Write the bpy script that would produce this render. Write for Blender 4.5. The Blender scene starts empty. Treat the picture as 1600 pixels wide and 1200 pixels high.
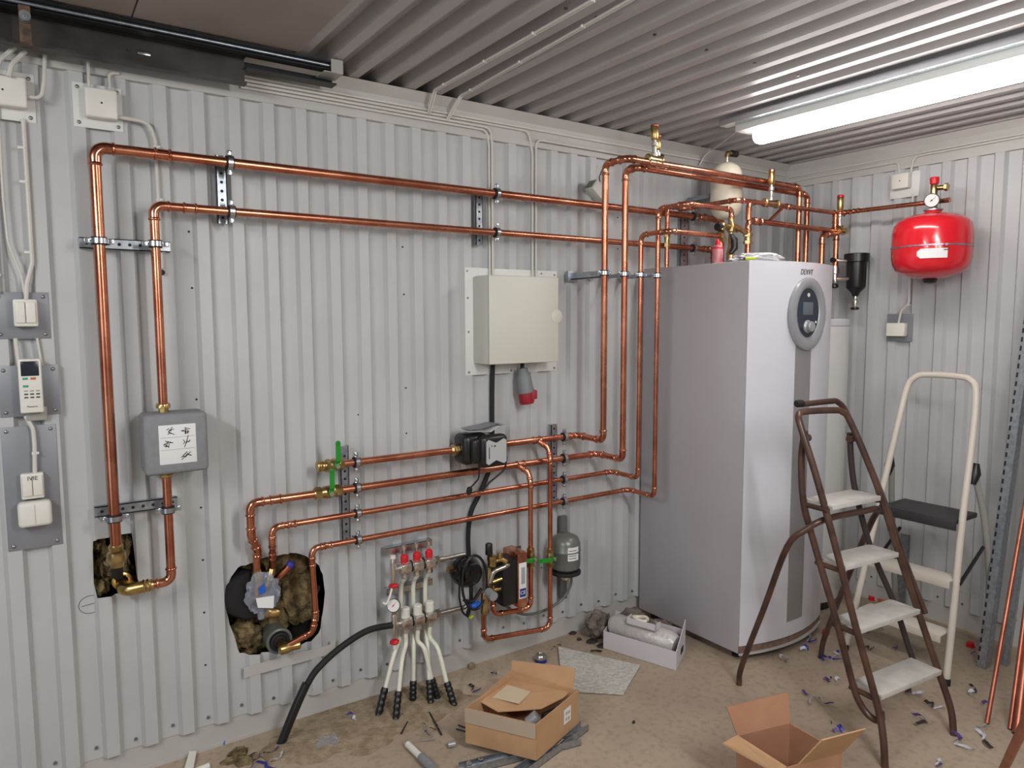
import bpy, bmesh, math, random
from mathutils import Vector, Matrix, noise
random.seed(7)
PI = math.pi
scene = bpy.context.scene
COL = scene.collection

# ---------------------------------------------------------------- camera
F, YAW, PITCH, ROLL = 1108.9, .60003, .08988, -.0035
CAM = Vector((0.0, -2.66, 1.56))
_f = Vector((math.sin(YAW)*math.cos(PITCH), math.cos(YAW)*math.cos(PITCH), -math.sin(PITCH)))
_r = Vector((math.cos(YAW), -math.sin(YAW), 0))
_u = _r.cross(_f)
_c, _s = math.cos(ROLL), math.sin(ROLL)
RT, UP, FW = _c*_r+_s*_u, -_s*_r+_c*_u, _f
cd = bpy.data.cameras.new('camera'); cam = bpy.data.objects.new('camera', cd); COL.objects.link(cam)
cd.sensor_fit = 'HORIZONTAL'; cd.sensor_width = 36.0; cd.lens = 36.0*F/1600.0; cd.clip_start = .02
M = Matrix((RT, UP, -FW)).transposed().to_4x4(); M.translation = CAM
cam.matrix_world = M
scene.camera = cam

# ---------------------------------------------------------------- colour management, world, lights
scene.view_settings.view_transform = 'Standard'
scene.view_settings.look = 'None'
scene.view_settings.gamma = 1.0
scene.view_settings.use_curve_mapping = False
scene.view_settings.exposure = 0.0
w = bpy.data.worlds.new('world'); scene.world = w; w.use_nodes = True
w.node_tree.nodes['Background'].inputs[0].default_value = (.55, .6, .68, 1)
w.node_tree.nodes['Background'].inputs[1].default_value = .10

def area(name, loc, target, sx, sy, power, col):
    l = bpy.data.lights.new(name, 'AREA'); l.shape = 'RECTANGLE'; l.size = sx; l.size_y = sy
    l.energy = power; l.color = col
    o = bpy.data.objects.new(name, l); COL.objects.link(o); o.location = loc
    o.rotation_euler = (Vector(target)-Vector(loc)).to_track_quat('-Z', 'Z').to_euler()
    return o
# ceiling tube lamps of the room (along y), one further into the room, one by the door side, plus two added fills
area('ceiling_tube_lamp_middle', (1.15, -2.9, 2.36), (1.15, -2.9, 0), .12, 1.5, 22, (1, .985, .965))
area('middle_lamp_side_fill', (1.25, -2.7, 2.33), (1.6, 0, 1.9), .12, 1.5, 24, (1, .985, .965))  # added fill for the middle tube's sideways light, brightens the pipe wall
area('middle_lamp_end_fill', (1.35, -2.9, 2.33), (3.6, -1.0, 1.3), .12, 1.5, 22, (1, .985, .965))  # added fill towards the right end, brightens the heat pump front
area('ceiling_tube_lamp_door', (-1.15, -1.6, 2.33), (.2, -.6, 0.4), .12, 1.5, 36, (1, .985, .96))
# daylight through the open garage door on the left end
area('daylight_door_opening', (-2.4, -2.6, 1.2), (1.6, -1.2, .8), 2.2, 2.0, 20, (.80, .89, 1.0))

# ---------------------------------------------------------------- helpers
def ray(px, py):
    return RT*((px-800)/F) + UP*(-(py-600)/F) + FW
def PY(px, py, y):
    d = ray(px, py); return CAM + d*((y-CAM.y)/d.y)
def PX(px, py, x):
    d = ray(px, py); return CAM + d*((x-CAM.x)/d.x)
def PZ(px, py, z=0.0):
    d = ray(px, py); return CAM + d*((z-CAM.z)/d.z)
def V(*a): return Vector(a)
def lin(c):
    return tuple(((x/255)/12.92 if x/255 <= .04045 else ((x/255+.055)/1.055)**2.4) for x in c)

def mat(name, rgb, rough=.5, metal=0.0, noise_amt=0.0, nscale=8.0, bump=0.0, bscale=60.0, spec=.5, rgb2=None, stretch=None, coat=0.0, alpha=None, trans=0.0, emis=None, rvar=0.0):
    m = bpy.data.materials.new(name); m.use_nodes = True
    nt = m.node_tree; b = nt.nodes['Principled BSDF']
    c = lin(rgb)
    b.inputs['Base Color'].default_value = (*c, 1); b.inputs['Roughness'].default_value = rough
    b.inputs['Metallic'].default_value = metal; b.inputs['Specular IOR Level'].default_value = spec
    if coat: b.inputs['Coat Weight'].default_value = coat
    if trans: b.inputs['Transmission Weight'].default_value = trans
    if alpha is not None: b.inputs['Alpha'].default_value = alpha
    if emis:
        b.inputs['Emission Color'].default_value = (*lin(emis[0]), 1); b.inputs['Emission Strength'].default_value = emis[1]
    tc = None
    def coords(scl):
        nonlocal tc
        if tc is None: tc = nt.nodes.new('ShaderNodeTexCoord')
        mp = nt.nodes.new('ShaderNodeMapping'); nt.links.new(tc.outputs['Object'], mp.inputs[0])
        if stretch: mp.inputs['Scale'].default_value = stretch
        n = nt.nodes.new('ShaderNodeTexNoise'); n.inputs['Scale'].default_value = scl; n.inputs['Detail'].default_value = 6
        nt.links.new(mp.outputs[0], n.inputs['Vector']); return n
    if noise_amt or rgb2:
        n = coords(nscale)
        r = nt.nodes.new('ShaderNodeValToRGB')
        c2 = lin(rgb2) if rgb2 else tuple(x*(1-noise_amt) for x in c)
        r.color_ramp.elements[0].position = .35; r.color_ramp.elements[1].position = .65
        r.color_ramp.elements[0].color = (*c2, 1); r.color_ramp.elements[1].color = (*c, 1)
        nt.links.new(n.outputs['Fac'], r.inputs[0]); nt.links.new(r.outputs[0], b.inputs['Base Color'])
        if rvar:
            mr = nt.nodes.new('ShaderNodeMapRange'); mr.inputs['To Min'].default_value = max(0, rough-rvar); mr.inputs['To Max'].default_value = rough+rvar
            nt.links.new(n.outputs['Fac'], mr.inputs['Value']); nt.links.new(mr.outputs[0], b.inputs['Roughness'])
    if bump:
        n2 = coords(bscale); bp = nt.nodes.new('ShaderNodeBump'); bp.inputs['Strength'].default_value = bump; bp.inputs['Distance'].default_value = .01
        nt.links.new(n2.outputs['Fac'], bp.inputs['Height']); nt.links.new(bp.outputs[0], b.inputs['Normal'])
    return m

MT = dict(
 wall=mat('painted_sheet', (190,192,193), .42, noise_amt=.10, nscale=2.5, bump=.05, bscale=30, spec=.4),
 trimw=mat('painted_trim', (190,188,184), .45, noise_amt=.08, nscale=3),
 ceil=mat('ceiling_sheet', (172,168,168), .38, noise_amt=.08, nscale=3),
 steelstrip=mat('dirty_steel', (120,118,116), .5, .6, rgb2=(70,68,66), nscale=9),
 floor=None,
 copper=mat('copper', (216,146,116), .27, 1.0, rgb2=(186,112,86), nscale=9, rvar=.07),
 copperd=mat('copper_fitting', (226,160,132), .20, 1.0, rgb2=(184,112,84), nscale=25, rvar=.1),
 brass=mat('brass', (204,182,134), .28, 1.0, rgb2=(156,130,84), nscale=30),
 brassb=mat('bright_brass', (212,184,124), .30, 1.0, rgb2=(170,142,88), nscale=30),
 chrome=mat('nickel_plate', (216,211,204), .26, .95),
 stainless=mat('stainless', (190,186,178), .3, 1.0, bump=.1, bscale=200),
 galv=mat('galvanised', (176,182,188), .38, .85, rgb2=(150,156,164), nscale=60),
 zinc=mat('zinc_clamp', (200,206,212), .25, 1.0),
 rubber=mat('black_rubber', (24,24,26), .7),
 blackpl=mat('black_plastic', (26,26,28), .35),
 blackgl=mat('black_gloss', (16,16,18), .15),
 white=mat('white_plastic', (222,220,211), .4),
 whitec=mat('white_cable', (206,203,196), .5),
 plate=mat('grey_plate', (140,143,150), .45, .25, noise_amt=.12, nscale=4),
 platew=mat('white_plate', (215,217,214), .45),
 screw=mat('screw_head', (150,150,148), .35, .9),
 cab=mat('cabinet_beige', (203,202,192), .5, noise_amt=.03, nscale=3),
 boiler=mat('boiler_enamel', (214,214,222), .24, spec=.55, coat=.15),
 boiler_shade=mat('boiler_enamel_shaded', (176,173,178), .22, spec=.55, coat=.2),  # front enamel toned down, shade on the casing side put into the colour
 boilergrey=mat('panel_grey', (150,148,148), .4, .2),
 silver=mat('silver_plastic', (160,162,166), .35, .3),
 dark=mat('dark_display', (40,46,58), .2),
 lcd=mat('lcd', (92,102,112), .25),
 red=mat('red_enamel', (214,30,44), .18, spec=.6, coat=.4),
 redpl=mat('red_plastic', (205,26,42), .4),
 green=mat('green_enamel', (28,140,40), .35),
 greyv=mat('grey_foam', (134,136,140), .75, noise_amt=.10, nscale=60, bump=.2, bscale=150),
 greytank=mat('grey_paint', (112,116,112), .35, .3),
 cream=mat('cream_enamel', (228,220,200), .4),
 wtank=mat('white_tank', (222,222,220), .35),
 paper=mat('paper', (225,226,226), .7),
 ink=mat('ink', (40,40,44), .7),
 inkb=mat('blue_ink', (38,60,120), .6),
 card=mat('cardboard', (190,152,114), .85, rgb2=(180,141,104), nscale=9),
 cardi=mat('cardboard_print', (176,160,140), .85),
 cardw=mat('white_cardboard', (208,204,208), .6),
 foamw=mat('bubble_foam', (214,212,204), .35, rgb2=(184,182,174), nscale=70, bump=1.0, bscale=70),
 brown=mat('brown_enamel', (88,62,50), .33, rgb2=(60,42,36), nscale=14, rvar=.1),
 stepw=mat('worn_step', (200,196,190), .6, noise_amt=.14, nscale=22),
 copperl=mat('copper_dull', (186,120,98), .42, .9, rgb2=(160,98,78), nscale=12), ivory=mat('ivory_enamel', (208,200,188), .4), card_shade=mat('cardboard_reddish_shaded', (172,128,100), .85, rgb2=(160,116,90), nscale=9),  # reddish board is also darkened for the shade inside the open box
 rear=mat('grey_enamel', (158,158,152), .4),
 blackstep=mat('black_step', (50,50,52), .55, bump=.4, bscale=180),
 pex=mat('translucent_pex', (224,224,208), .35, spec=.5, trans=0.0),
 wool=mat('mineral_wool', (146,128,88), .95, rgb2=(70,58,38), nscale=30, bump=1.0, bscale=90),
 woolg=mat('grey_wool', (128,118,108), .95, rgb2=(72,62,54), nscale=18, bump=1.0, bscale=70),
 darkgap=mat('dark_cavity', (30,26,22), .95),  # near-black, shade of cavities and gaps put into the colour
 trackd=mat('dark_track', (76,72,70), .45, .5, rgb2=(52,48,46), nscale=6),
 track=mat('black_track', (40,42,44), .4, .6),
 doorp=mat('door_board', (166,156,150), .75, rgb2=(146,136,130), nscale=2.2, bump=.3, bscale=9),
 tube=mat('lamp_diffuser', (255,255,255), .4, emis=((255,249,244), 25.0)),
 bluepl=mat('blue_plastic', (28,92,190), .4),
 bluew=mat('blue_wrap', (52,56,150), .4), violet=mat('violet_wrap', (88,66,140), .4), whitew=mat('white_wrap', (205,208,222), .4),
 darkw=mat('dark_scrap', (52,44,42), .5),
 orange=mat('orange_scrap', (190,104,66), .5),
 sand=mat('sand', (166,150,126), .95, rgb2=(138,120,96), nscale=30, bump=.8, bscale=120),
 film=mat('clear_film', (190,198,214), .10, alpha=.30, spec=.6),
 filmw=mat('crumpled_film', (220,220,222), .25, bump=.4, bscale=60),
 lime=mat('lime', (170,190,40), .4),
 chip=mat('buttong', (70,160,130), .5),
)
def floor_mat():
    m = bpy.data.materials.new('concrete_floor'); m.use_nodes = True; nt = m.node_tree; b = nt.nodes['Principled BSDF']
    tc = nt.nodes.new('ShaderNodeTexCoord')
    n1 = nt.nodes.new('ShaderNodeTexNoise'); n1.inputs['Scale'].default_value = 1.6; n1.inputs['Detail'].default_value = 8
    n2 = nt.nodes.new('ShaderNodeTexNoise'); n2.inputs['Scale'].default_value = 40; n2.inputs['Detail'].default_value = 6
    for n in (n1, n2): nt.links.new(tc.outputs['Object'], n.inputs['Vector'])
    r1 = nt.nodes.new('ShaderNodeValToRGB'); r1.color_ramp.elements[0].position = .3; r1.color_ramp.elements[1].position = .7
    r1.color_ramp.elements[0].color = (*lin((156,140,122)), 1); r1.color_ramp.elements[1].color = (*lin((182,165,144)), 1)
    r2 = nt.nodes.new('ShaderNodeValToRGB'); r2.color_ramp.elements[0].position = .32; r2.color_ramp.elements[1].position = .5
    r2.color_ramp.elements[0].color = (.72, .70, .68, 1); r2.color_ramp.elements[1].color = (1, 1, 1, 1)
    mx = nt.nodes.new('ShaderNodeMix'); mx.data_type = 'RGBA'; mx.blend_type = 'MULTIPLY'; mx.inputs[0].default_value = .6
    nt.links.new(n1.outputs['Fac'], r1.inputs[0]); nt.links.new(n2.outputs['Fac'], r2.inputs[0])
    nt.links.new(r1.outputs[0], mx.inputs[6]); nt.links.new(r2.outputs[0], mx.inputs[7]); nt.links.new(mx.outputs[2], b.inputs['Base Color'])
    b.inputs['Roughness'].default_value = .75
    bp = nt.nodes.new('ShaderNodeBump'); bp.inputs['Strength'].default_value = .25; bp.inputs['Distance'].default_value = .004
    nt.links.new(n2.outputs['Fac'], bp.inputs['Height']); nt.links.new(bp.outputs[0], b.inputs['Normal'])
    return m
MT['floor'] = floor_mat()

class MB:
    """collects geometry of ONE mesh"""
    def __init__(s): s.v = []; s.f = []; s.sm = []; s.mi = []; s.ci = 0
    def add(s, vs, fs, smooth=False):
        o = len(s.v); s.v += [Vector(v) for v in vs]
        s.f += [tuple(i+o for i in f) for f in fs]; s.sm += [smooth]*len(fs); s.mi += [s.ci]*len(fs); return s
    def box(s, a, b, bev=0.0, seg=2, mtx=None, smooth=None):
        """axis box between corners a,b (optionally bevelled, then transformed)"""
        a, b = Vector(a), Vector(b); c = (a+b)/2; d = [abs(b[i]-a[i]) for i in range(3)]
        bm = bmesh.new(); bmesh.ops.create_cube(bm, size=1)
        bmesh.ops.scale(bm, vec=d, verts=bm.verts)
        if bev > 0: bmesh.ops.bevel(bm, geom=bm.edges[:], offset=min(bev, min(d)*.49), segments=seg, profile=.5, affect='EDGES')
        bmesh.ops.translate(bm, vec=c, verts=bm.verts)
        if mtx: bmesh.ops.transform(bm, matrix=mtx, verts=bm.verts)
        bm.verts.index_update()
        s.add([v.co.copy() for v in bm.verts], [[v.index for v in f.verts] for f in bm.faces], (bev > 0) if smooth is None else smooth); bm.free(); return s
    def tube(s, pts, r, n=12, cap=True, smooth=True):
        """sweep; r number or list"""
        pts = [Vector(p) for p in pts]
        q = [pts[0]]
        rr = [r[0] if isinstance(r, (list, tuple)) else r]
        for i in range(1, len(pts)):
            if (pts[i]-q[-1]).length > 1e-6 or isinstance(r, (list, tuple)):
                q.append(pts[i]); rr.append(r[i] if isinstance(r, (list, tuple)) else r)
        pts = q; N = len(pts)
        tans = []
        for i in range(N):
            a = pts[max(0, i-1)]; b = pts[min(N-1, i+1)]
            t = b-a
            if t.length < 1e-9: t = tans[-1] if tans else Vector((0, 0, 1))
            tans.append(t.normalized())
        up = Vector((0, 0, 1)) if abs(tans[0].z) < .9 else Vector((1, 0, 0))
        nrm = (up - tans[0]*up.dot(tans[0])).normalized()
        vs = []; fs = []
        for i in range(N):
            if i: nrm = (nrm - tans[i]*nrm.dot(tans[i])).normalized()
            bn = tans[i].cross(nrm)
            for k in range(n):
                a = 2*PI*k/n; vs.append(pts[i]+(nrm*math.cos(a)+bn*math.sin(a))*rr[i])
        for i in range(N-1):
            for k in range(n):
                k2 = (k+1) % n; fs.append((i*n+k, i*n+k2, (i+1)*n+k2, (i+1)*n+k))
        if cap: fs.append(tuple(range(n-1, -1, -1))); fs.append(tuple((N-1)*n+k for k in range(n)))
        return s.add(vs, fs, smooth)
    def cyl(s, a, b, r, n=20, r2=None, smooth=True):
        return s.tube([a, b], [r, r if r2 is None else r2], n, smooth=smooth)
    def lathe(s, o, ax, prof, n=28, cap=True):
        """profile of (r, h) along axis from o"""
        o = Vector(o); ax = Vector(ax).normalized(); up = Vector((0, 0, 1)) if abs(ax.z) < .9 else Vector((1, 0, 0))
        e1 = (up-ax*up.dot(ax)).normalized(); e2 = ax.cross(e1); vs = []; fs = []
        for r, h in prof:
            for k in range(n):
                a = 2*PI*k/n; vs.append(o+ax*h+(e1*math.cos(a)+e2*math.sin(a))*max(r, 1e-5))
        for i in range(len(prof)-1):
            for k in range(n):
                k2 = (k+1) % n; fs.append((i*n+k, i*n+k2, (i+1)*n+k2, (i+1)*n+k))
        if cap: fs.append(tuple(range(n-1, -1, -1))); fs.append(tuple((len(prof)-1)*n+k for k in range(n)))
        return s.add(vs, fs, True)
    def hexa(s, a, b, r):
        return s.tube([a, b], r, 6, smooth=False)
    def prism(s, poly, ext, smooth=False):
        """planar polygon of 3d points extruded by vector ext"""
        n = len(poly); poly = [Vector(p) for p in poly]; e = Vector(ext)
        vs = poly+[p+e for p in poly]; fs = [tuple(range(n-1, -1, -1)), tuple(range(n, 2*n))]
        fs += [(i, (i+1) % n, n+(i+1) % n, n+i) for i in range(n)]
        return s.add(vs, fs, smooth)
    def torus(s, c, ax, R, r, n=24, m=8):
        c = Vector(c); ax = Vector(ax).normalized(); up = Vector((0, 0, 1)) if abs(ax.z) < .9 else Vector((1, 0, 0))
        e1 = (up-ax*up.dot(ax)).normalized(); e2 = ax.cross(e1); vs = []; fs = []
        for i in range(n):
            a = 2*PI*i/n; d = e1*math.cos(a)+e2*math.sin(a)
            for j in range(m):
                b = 2*PI*j/m; vs.append(c+d*(R+r*math.cos(b))+ax*r*math.sin(b))
        for i in range(n):
            for j in range(m): fs.append((i*m+j, ((i+1) % n)*m+j, ((i+1) % n)*m+(j+1) % m, i*m+(j+1) % m))
        return s.add(vs, fs, True)
    def build(s, name, m, parent=None, label=None):
        me = bpy.data.meshes.new(name)
        org = Vector((0, 0, 0))
        if parent is None:
            lo = Vector([min(v[i] for v in s.v) for i in range(3)]); hi = Vector([max(v[i] for v in s.v) for i in range(3)])
            org = Vector(((lo.x+hi.x)/2, (lo.y+hi.y)/2, lo.z))
        me.from_pydata([v-org for v in s.v], [], s.f)
        bm = bmesh.new(); bm.from_mesh(me); bmesh.ops.recalc_face_normals(bm, faces=bm.faces); bm.to_mesh(me); bm.free()
        me.polygons.foreach_set('use_smooth', s.sm); me.update()
        o = bpy.data.objects.new(name, me); COL.objects.link(o)
        for q in (m if isinstance(m, list) else [m]): me.materials.append(MT[q] if isinstance(q, str) else q)
        if any(s.mi): me.polygons.foreach_set('material_index', s.mi)
        if any(s.sm):
            try:
                me.set_sharp_from_angle(angle=math.radians(38))
            except Exception: pass
        if parent is not None:
            o.parent = parent; o.matrix_parent_inverse = parent_inv(parent)
        else: o.location = org
        if label: o['label'] = label
        return o
def parent_inv(p):
    m = Matrix.Identity(4); q = p; chain = []
    while q is not None: chain.append(q); q = q.parent
    for q in reversed(chain): m = m @ q.matrix_parent_inverse @ Matrix.LocRotScale(q.location, q.rotation_euler, q.scale)
    return m.inverted()
def thing(name, label, cat, loc, group=None):
    o = bpy.data.objects.new(name, None); COL.objects.link(o); o.location = Vector(loc); o.empty_display_size = .05
    o['label'] = label; o['category'] = cat
    if group: o['group'] = group
    return o
def tag(o, label, cat, group=None):
    o['label'] = label; o['category'] = cat
    if group: o['group'] = group
    return o
def struct(o): o['kind'] = 'structure'; return o

def fillet(pts, R, seg=7):
    """rounded polyline -> (dense points, list of arcs)"""
    pts = [Vector(p) for p in pts]; out = [pts[0]]; arcs = []
    for i in range(1, len(pts)-1):
        a, b, c = pts[i-1], pts[i], pts[i+1]
        d1 = (a-b).normalized(); d2 = (c-b).normalized(); ang = d1.angle(d2)
        if ang > PI-.03: out.append(b); continue
        t = R/math.tan(ang/2); lim = min((a-b).length, (c-b).length)*.49
        rr = R
        if t > lim: rr = R*lim/t; t = lim
        p1 = b+d1*t; p2 = b+d2*t; bis = (d1+d2).normalized(); cen = b+bis*(rr/math.sin(ang/2))
        arc = []
        for k in range(seg+1):
            u = k/seg; tot = PI-ang
            e1 = (p1-cen); e2 = (p2-cen)
            v = (e1*math.sin((1-u)*tot)+e2*math.sin(u*tot))/max(1e-6, math.sin(tot)) if tot < PI-.01 else e1.lerp(e2, u)
            arc.append(cen+v)
        out += arc; arcs.append((arc, d1, d2))
    out.append(pts[-1]); return out, arcs
def run(name, label, pts, r, parent=None, cat='pipe', m='copper', couple=(), elbows=True, fr=None, group=None):
    """copper pipe run: tube, an elbow fitting at every corner, straight couplings at given (point, dir)"""
    fr = fr or r*1.9
    root = parent or thing(name, label, cat, pts[0], group)
    d, arcs = fillet(pts, fr)
    MB().tube(d, r, 16).build('tube', m, root)
    if elbows:
        for arc, d1, d2 in arcs:
            L = r*1.5; a0 = arc[0]+d1*L; a1 = arc[-1]+d2*L
            pth = [a0, a0-d1*.002, a0-d1*.005, a0-d1*.008, a0-d1*.010]; rad = [r*1.06, r*1.24, r*1.30, r*1.22, r*1.08]
            pth += list(arc); rad += [r*1.10]*len(arc)
            pth += [a1-d2*.010, a1-d2*.008, a1-d2*.005, a1-d2*.002, a1]; rad += [r*1.08, r*1.22, r*1.30, r*1.24, r*1.06]
            MB().tube(pth, rad, 16).build('elbow', 'copperd', root)
    for p, dr in couple: coupling(p, dr, r, root)
    return root
def coupling(p, dr, r, root, L=None, m='copperd', name='coupling'):
    p = Vector(p); dr = Vector(dr).normalized(); L = L or r*3.2
    b = r*1.3
    MB().lathe(p-dr*L/2, dr, [(r*1.03, 0), (b, .003), (b, .007), (r*1.09, .010), (r*1.09, L-.010), (b, L-.007), (b, L-.003), (r*1.03, L)], 18).build(name, m, root)
def cable(name, label, pts, r, m='whitec', cat='cable', R=.03, clips=(), group=None):
    d, _ = fillet(pts, R, 6)
    root = thing(name, label, cat, pts[0], group) if clips else None
    o = MB().tube(d, r, 8).build('wire' if root else name, m, root)
    if not root: return tag(o, label, cat, group)
    for c in clips:
        c = Vector(c); MB().box(c-V(.007, .005, .004), c+V(.012, .004, .004), .001).cyl(c+V(.010, -.004, 0), c+V(.010, -.009, 0), .0022, 8).build('cable_clip', 'white', root)
    return root
def text(body, size, mtx, m, parent, name='lettering', ext=.0004, shear=0.0):
    c = bpy.data.curves.new(name, 'FONT'); c.body = body; c.size = size; c.extrude = ext; c.align_x = 'CENTER'; c.align_y = 'CENTER'; c.shear = shear
    t = bpy.data.objects.new(name, c); COL.objects.link(t)
    bpy.context.view_layer.update()
    me = bpy.data.meshes.new_from_object(t); bpy.data.objects.remove(t)
    o = bpy.data.objects.new(name, me); COL.objects.link(o); me.materials.clear(); me.materials.append(MT[m])
    me.transform(mtx)
    o.parent = parent; o.matrix_parent_inverse = parent_inv(parent); return o
def frame(o, ex, ey):
    """matrix with local x=ex, y=ey, z=ex×ey at o"""
    ex = Vector(ex).normalized(); ey = Vector(ey).normalized(); ez = ex.cross(ey)
    m = Matrix((ex, ey, ez)).transposed().to_4x4(); m.translation = Vector(o); return m
# ================================================================ the room
XR, YB, XL, ZC = 3.82, -4.6, -2.6, 2.47
# corrugated sheet: flats on the wall plane, ribs 20 mm proud; holes cut as real openings
def profile(x0, x1, pitch, first, top, base, h):
    k = math.floor((x0-first)/pitch)-1; pts = [(x0, 0.0)]
    while True:
        c = first+k*pitch; k += 1
        if c-base/2 > x1: break
        for dx, hh in ((-base/2, 0), (-top/2, h), (top/2, h), (base/2, 0)):
            if x0 < c+dx < x1: pts.append((c+dx, hh))
    pts.append((x1, 0.0)); return pts
def hole_span(poly, x):
    zs = []
    for i in range(len(poly)):
        (xa, za), (xb, zb) = poly[i], poly[(i+1) % len(poly)]
        if (xa-x)*(xb-x) <= 0 and xa != xb: zs.append(za+(zb-za)*(x-xa)/(xb-xa))
    return (min(zs), max(zs)) if len(zs) >= 2 else None
HOLE1 = [(.146,.842),(.16,.85),(.262,.848),(.266,.75),(.268,.70),(.279,.655),(.276,.640),(.22,.648),(.15,.652),(.143,.70)]
HOLE2 = [(.549,.53),(.553,.575),(.571,.626),(.60,.660),(.632,.672),(.70,.678),(.76,.684),(.815,.672),(.862,.648),(.897,.61),(.918,.56),(.922,.49),(.912,.41),(.888,.345),(.85,.312),(.80,.298),(.74,.300),(.66,.318),(.59,.335),(.578,.40),(.562,.45)]
def sheet(name, length, z0, z1, prof, place, holes, m):
    xs = [p[0] for p in prof]
    for H in holes:
        a, b = min(p[0] for p in H), max(p[0] for p in H)
        n = 60
        xs += [a+(b-a)*(.0005+.999*i/n) for i in range(n+1)]
    xs = sorted(set(round(x, 5) for x in xs))
    def hh(x):
        for i in range(len(prof)-1):
            if prof[i][0] <= x <= prof[i+1][0]+1e-9:
                d = prof[i+1][0]-prof[i][0]
                return prof[i][1] if d < 1e-9 else prof[i][1]+(prof[i+1][1]-prof[i][1])*(x-prof[i][0])/d
        return 0
    mb = MB(); t = .0012
    def quad(xa, xb, a0, b0, a1, b1):
        P = [place(xa, hh(xa), a0), place(xb, hh(xb), b0), place(xb, hh(xb), b1), place(xa, hh(xa), a1)]
        Q = [place(xa, hh(xa)-t, a0), place(xb, hh(xb)-t, b0), place(xb, hh(xb)-t, b1), place(xa, hh(xa)-t, a1)]
        mb.add(P+Q, [(0, 1, 2, 3), (7, 6, 5, 4), (0, 4, 5, 1), (3, 2, 6, 7)])
    for xa, xb in zip(xs, xs[1:]):
        cut = None
        for H in holes:
            s1, s2 = hole_span(H, xa), hole_span(H, xb)
            if s1 and s2: cut = (s1, s2)
        if cut:
            quad(xa, xb, z0, z0, cut[0][0], cut[1][0]); quad(xa, xb, cut[0][1], cut[1][1], z1, z1)
        else: quad(xa, xb, z0, z0, z1, z1)
    return mb.build(name, m)
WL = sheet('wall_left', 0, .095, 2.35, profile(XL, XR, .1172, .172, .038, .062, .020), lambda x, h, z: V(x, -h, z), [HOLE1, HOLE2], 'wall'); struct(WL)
WR = sheet('wall_right', 0, .100, 2.35, profile(0, -YB, .1165, .215, .038, .062, .020), lambda y, h, z: V(XR-h, -y, z), [], 'wall'); struct(WR)
struct(MB().box((XL, YB-.03, 0), (XR, YB, 2.6)).build('wall_back', 'trimw'))
# entrance end: wall with the garage door opening (daylight)
struct(MB().box((XL-.05, -.05, 0), (XL, 0, 2.6)).box((XL-.05, -.05, 2.25), (XL, YB, 2.6)).box((XL-.05, YB, 0), (XL, -4.0, 2.25)).build('wall_entrance', 'trimw'))
struct(MB().box((XL-.3, YB-.05, -.08), (XR+.3, .25, 0)).build('floor', 'floor'))
# base plate below the sheets, ceiling beam with a slanted nose
struct(MB().box((XL, .003, 0), (XR, .02, .20)).box((XL, .0, .0), (XR, .004, .012)).build('baseboard_left', 'trimw'))
struct(MB().box((XR-.003, YB, 0), (XR+.02, 0, .20)).build('baseboard_right', 'trimw'))
struct(MB().prism([(XL, .02, 2.332), (XL, -.024, 2.332), (XL, -.024, 2.352), (XL, -.012, 2.354), (XL, -.012, 2.435), (XL, -.050, 2.468), (XL, .02, 2.468)], (XR-XL, 0, 0)).build('trim_1', 'trimw'))
struct(MB().prism([(XR+.02, YB, 2.332), (XR-.024, YB, 2.332), (XR-.024, YB, 2.352), (XR-.012, YB, 2.354), (XR-.012, YB, 2.435), (XR-.030, YB, 2.468), (XR+.02, YB, 2.468)], (0, -YB, 0)).build('trim_2', 'trimw'))
# corrugated ceiling, ribs along y
mb = MB(); p = .1190; c = 1.128+.060-12*p; xs = []
while c < XR+.1:
    for dx, h in ((-.019, 0), (.019, 0), (.036, .042), (.083, .042), (.100, 0)):
        xs.append((c+dx, h))
    c += p
xs = [q for q in xs if XL < q[0] < XR+.15]
for (xa, ha), (xb, hb) in zip(xs, xs[1:]):
    mb.add([(xa, .25, ZC+ha), (xb, .25, ZC+hb), (xb, YB, ZC+hb), (xa, YB, ZC+ha)], [(0, 1, 2, 3)])
    mb.add([(xa, .25, ZC+ha+.002), (xb, .25, ZC+hb+.002), (xb, YB, ZC+hb+.002), (xa, YB, ZC+ha+.002)], [(3, 2, 1, 0)])
struct(mb.build('ceiling', 'ceil'))
# outer skin and insulation cavity behind the sheet (seen only through the openings)
struct(MB().box((XL, .13, 0), (XR+.2, .15, 2.6)).box((XL, .02, 2.47), (XR+.2, .15, 2.475)).box((XR+.2, YB, 0), (XR+.22, .15, 2.6)).box((XL,YB,2.53),(XR+.2,.15,2.55)).build('trim_3', 'darkgap'))

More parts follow.
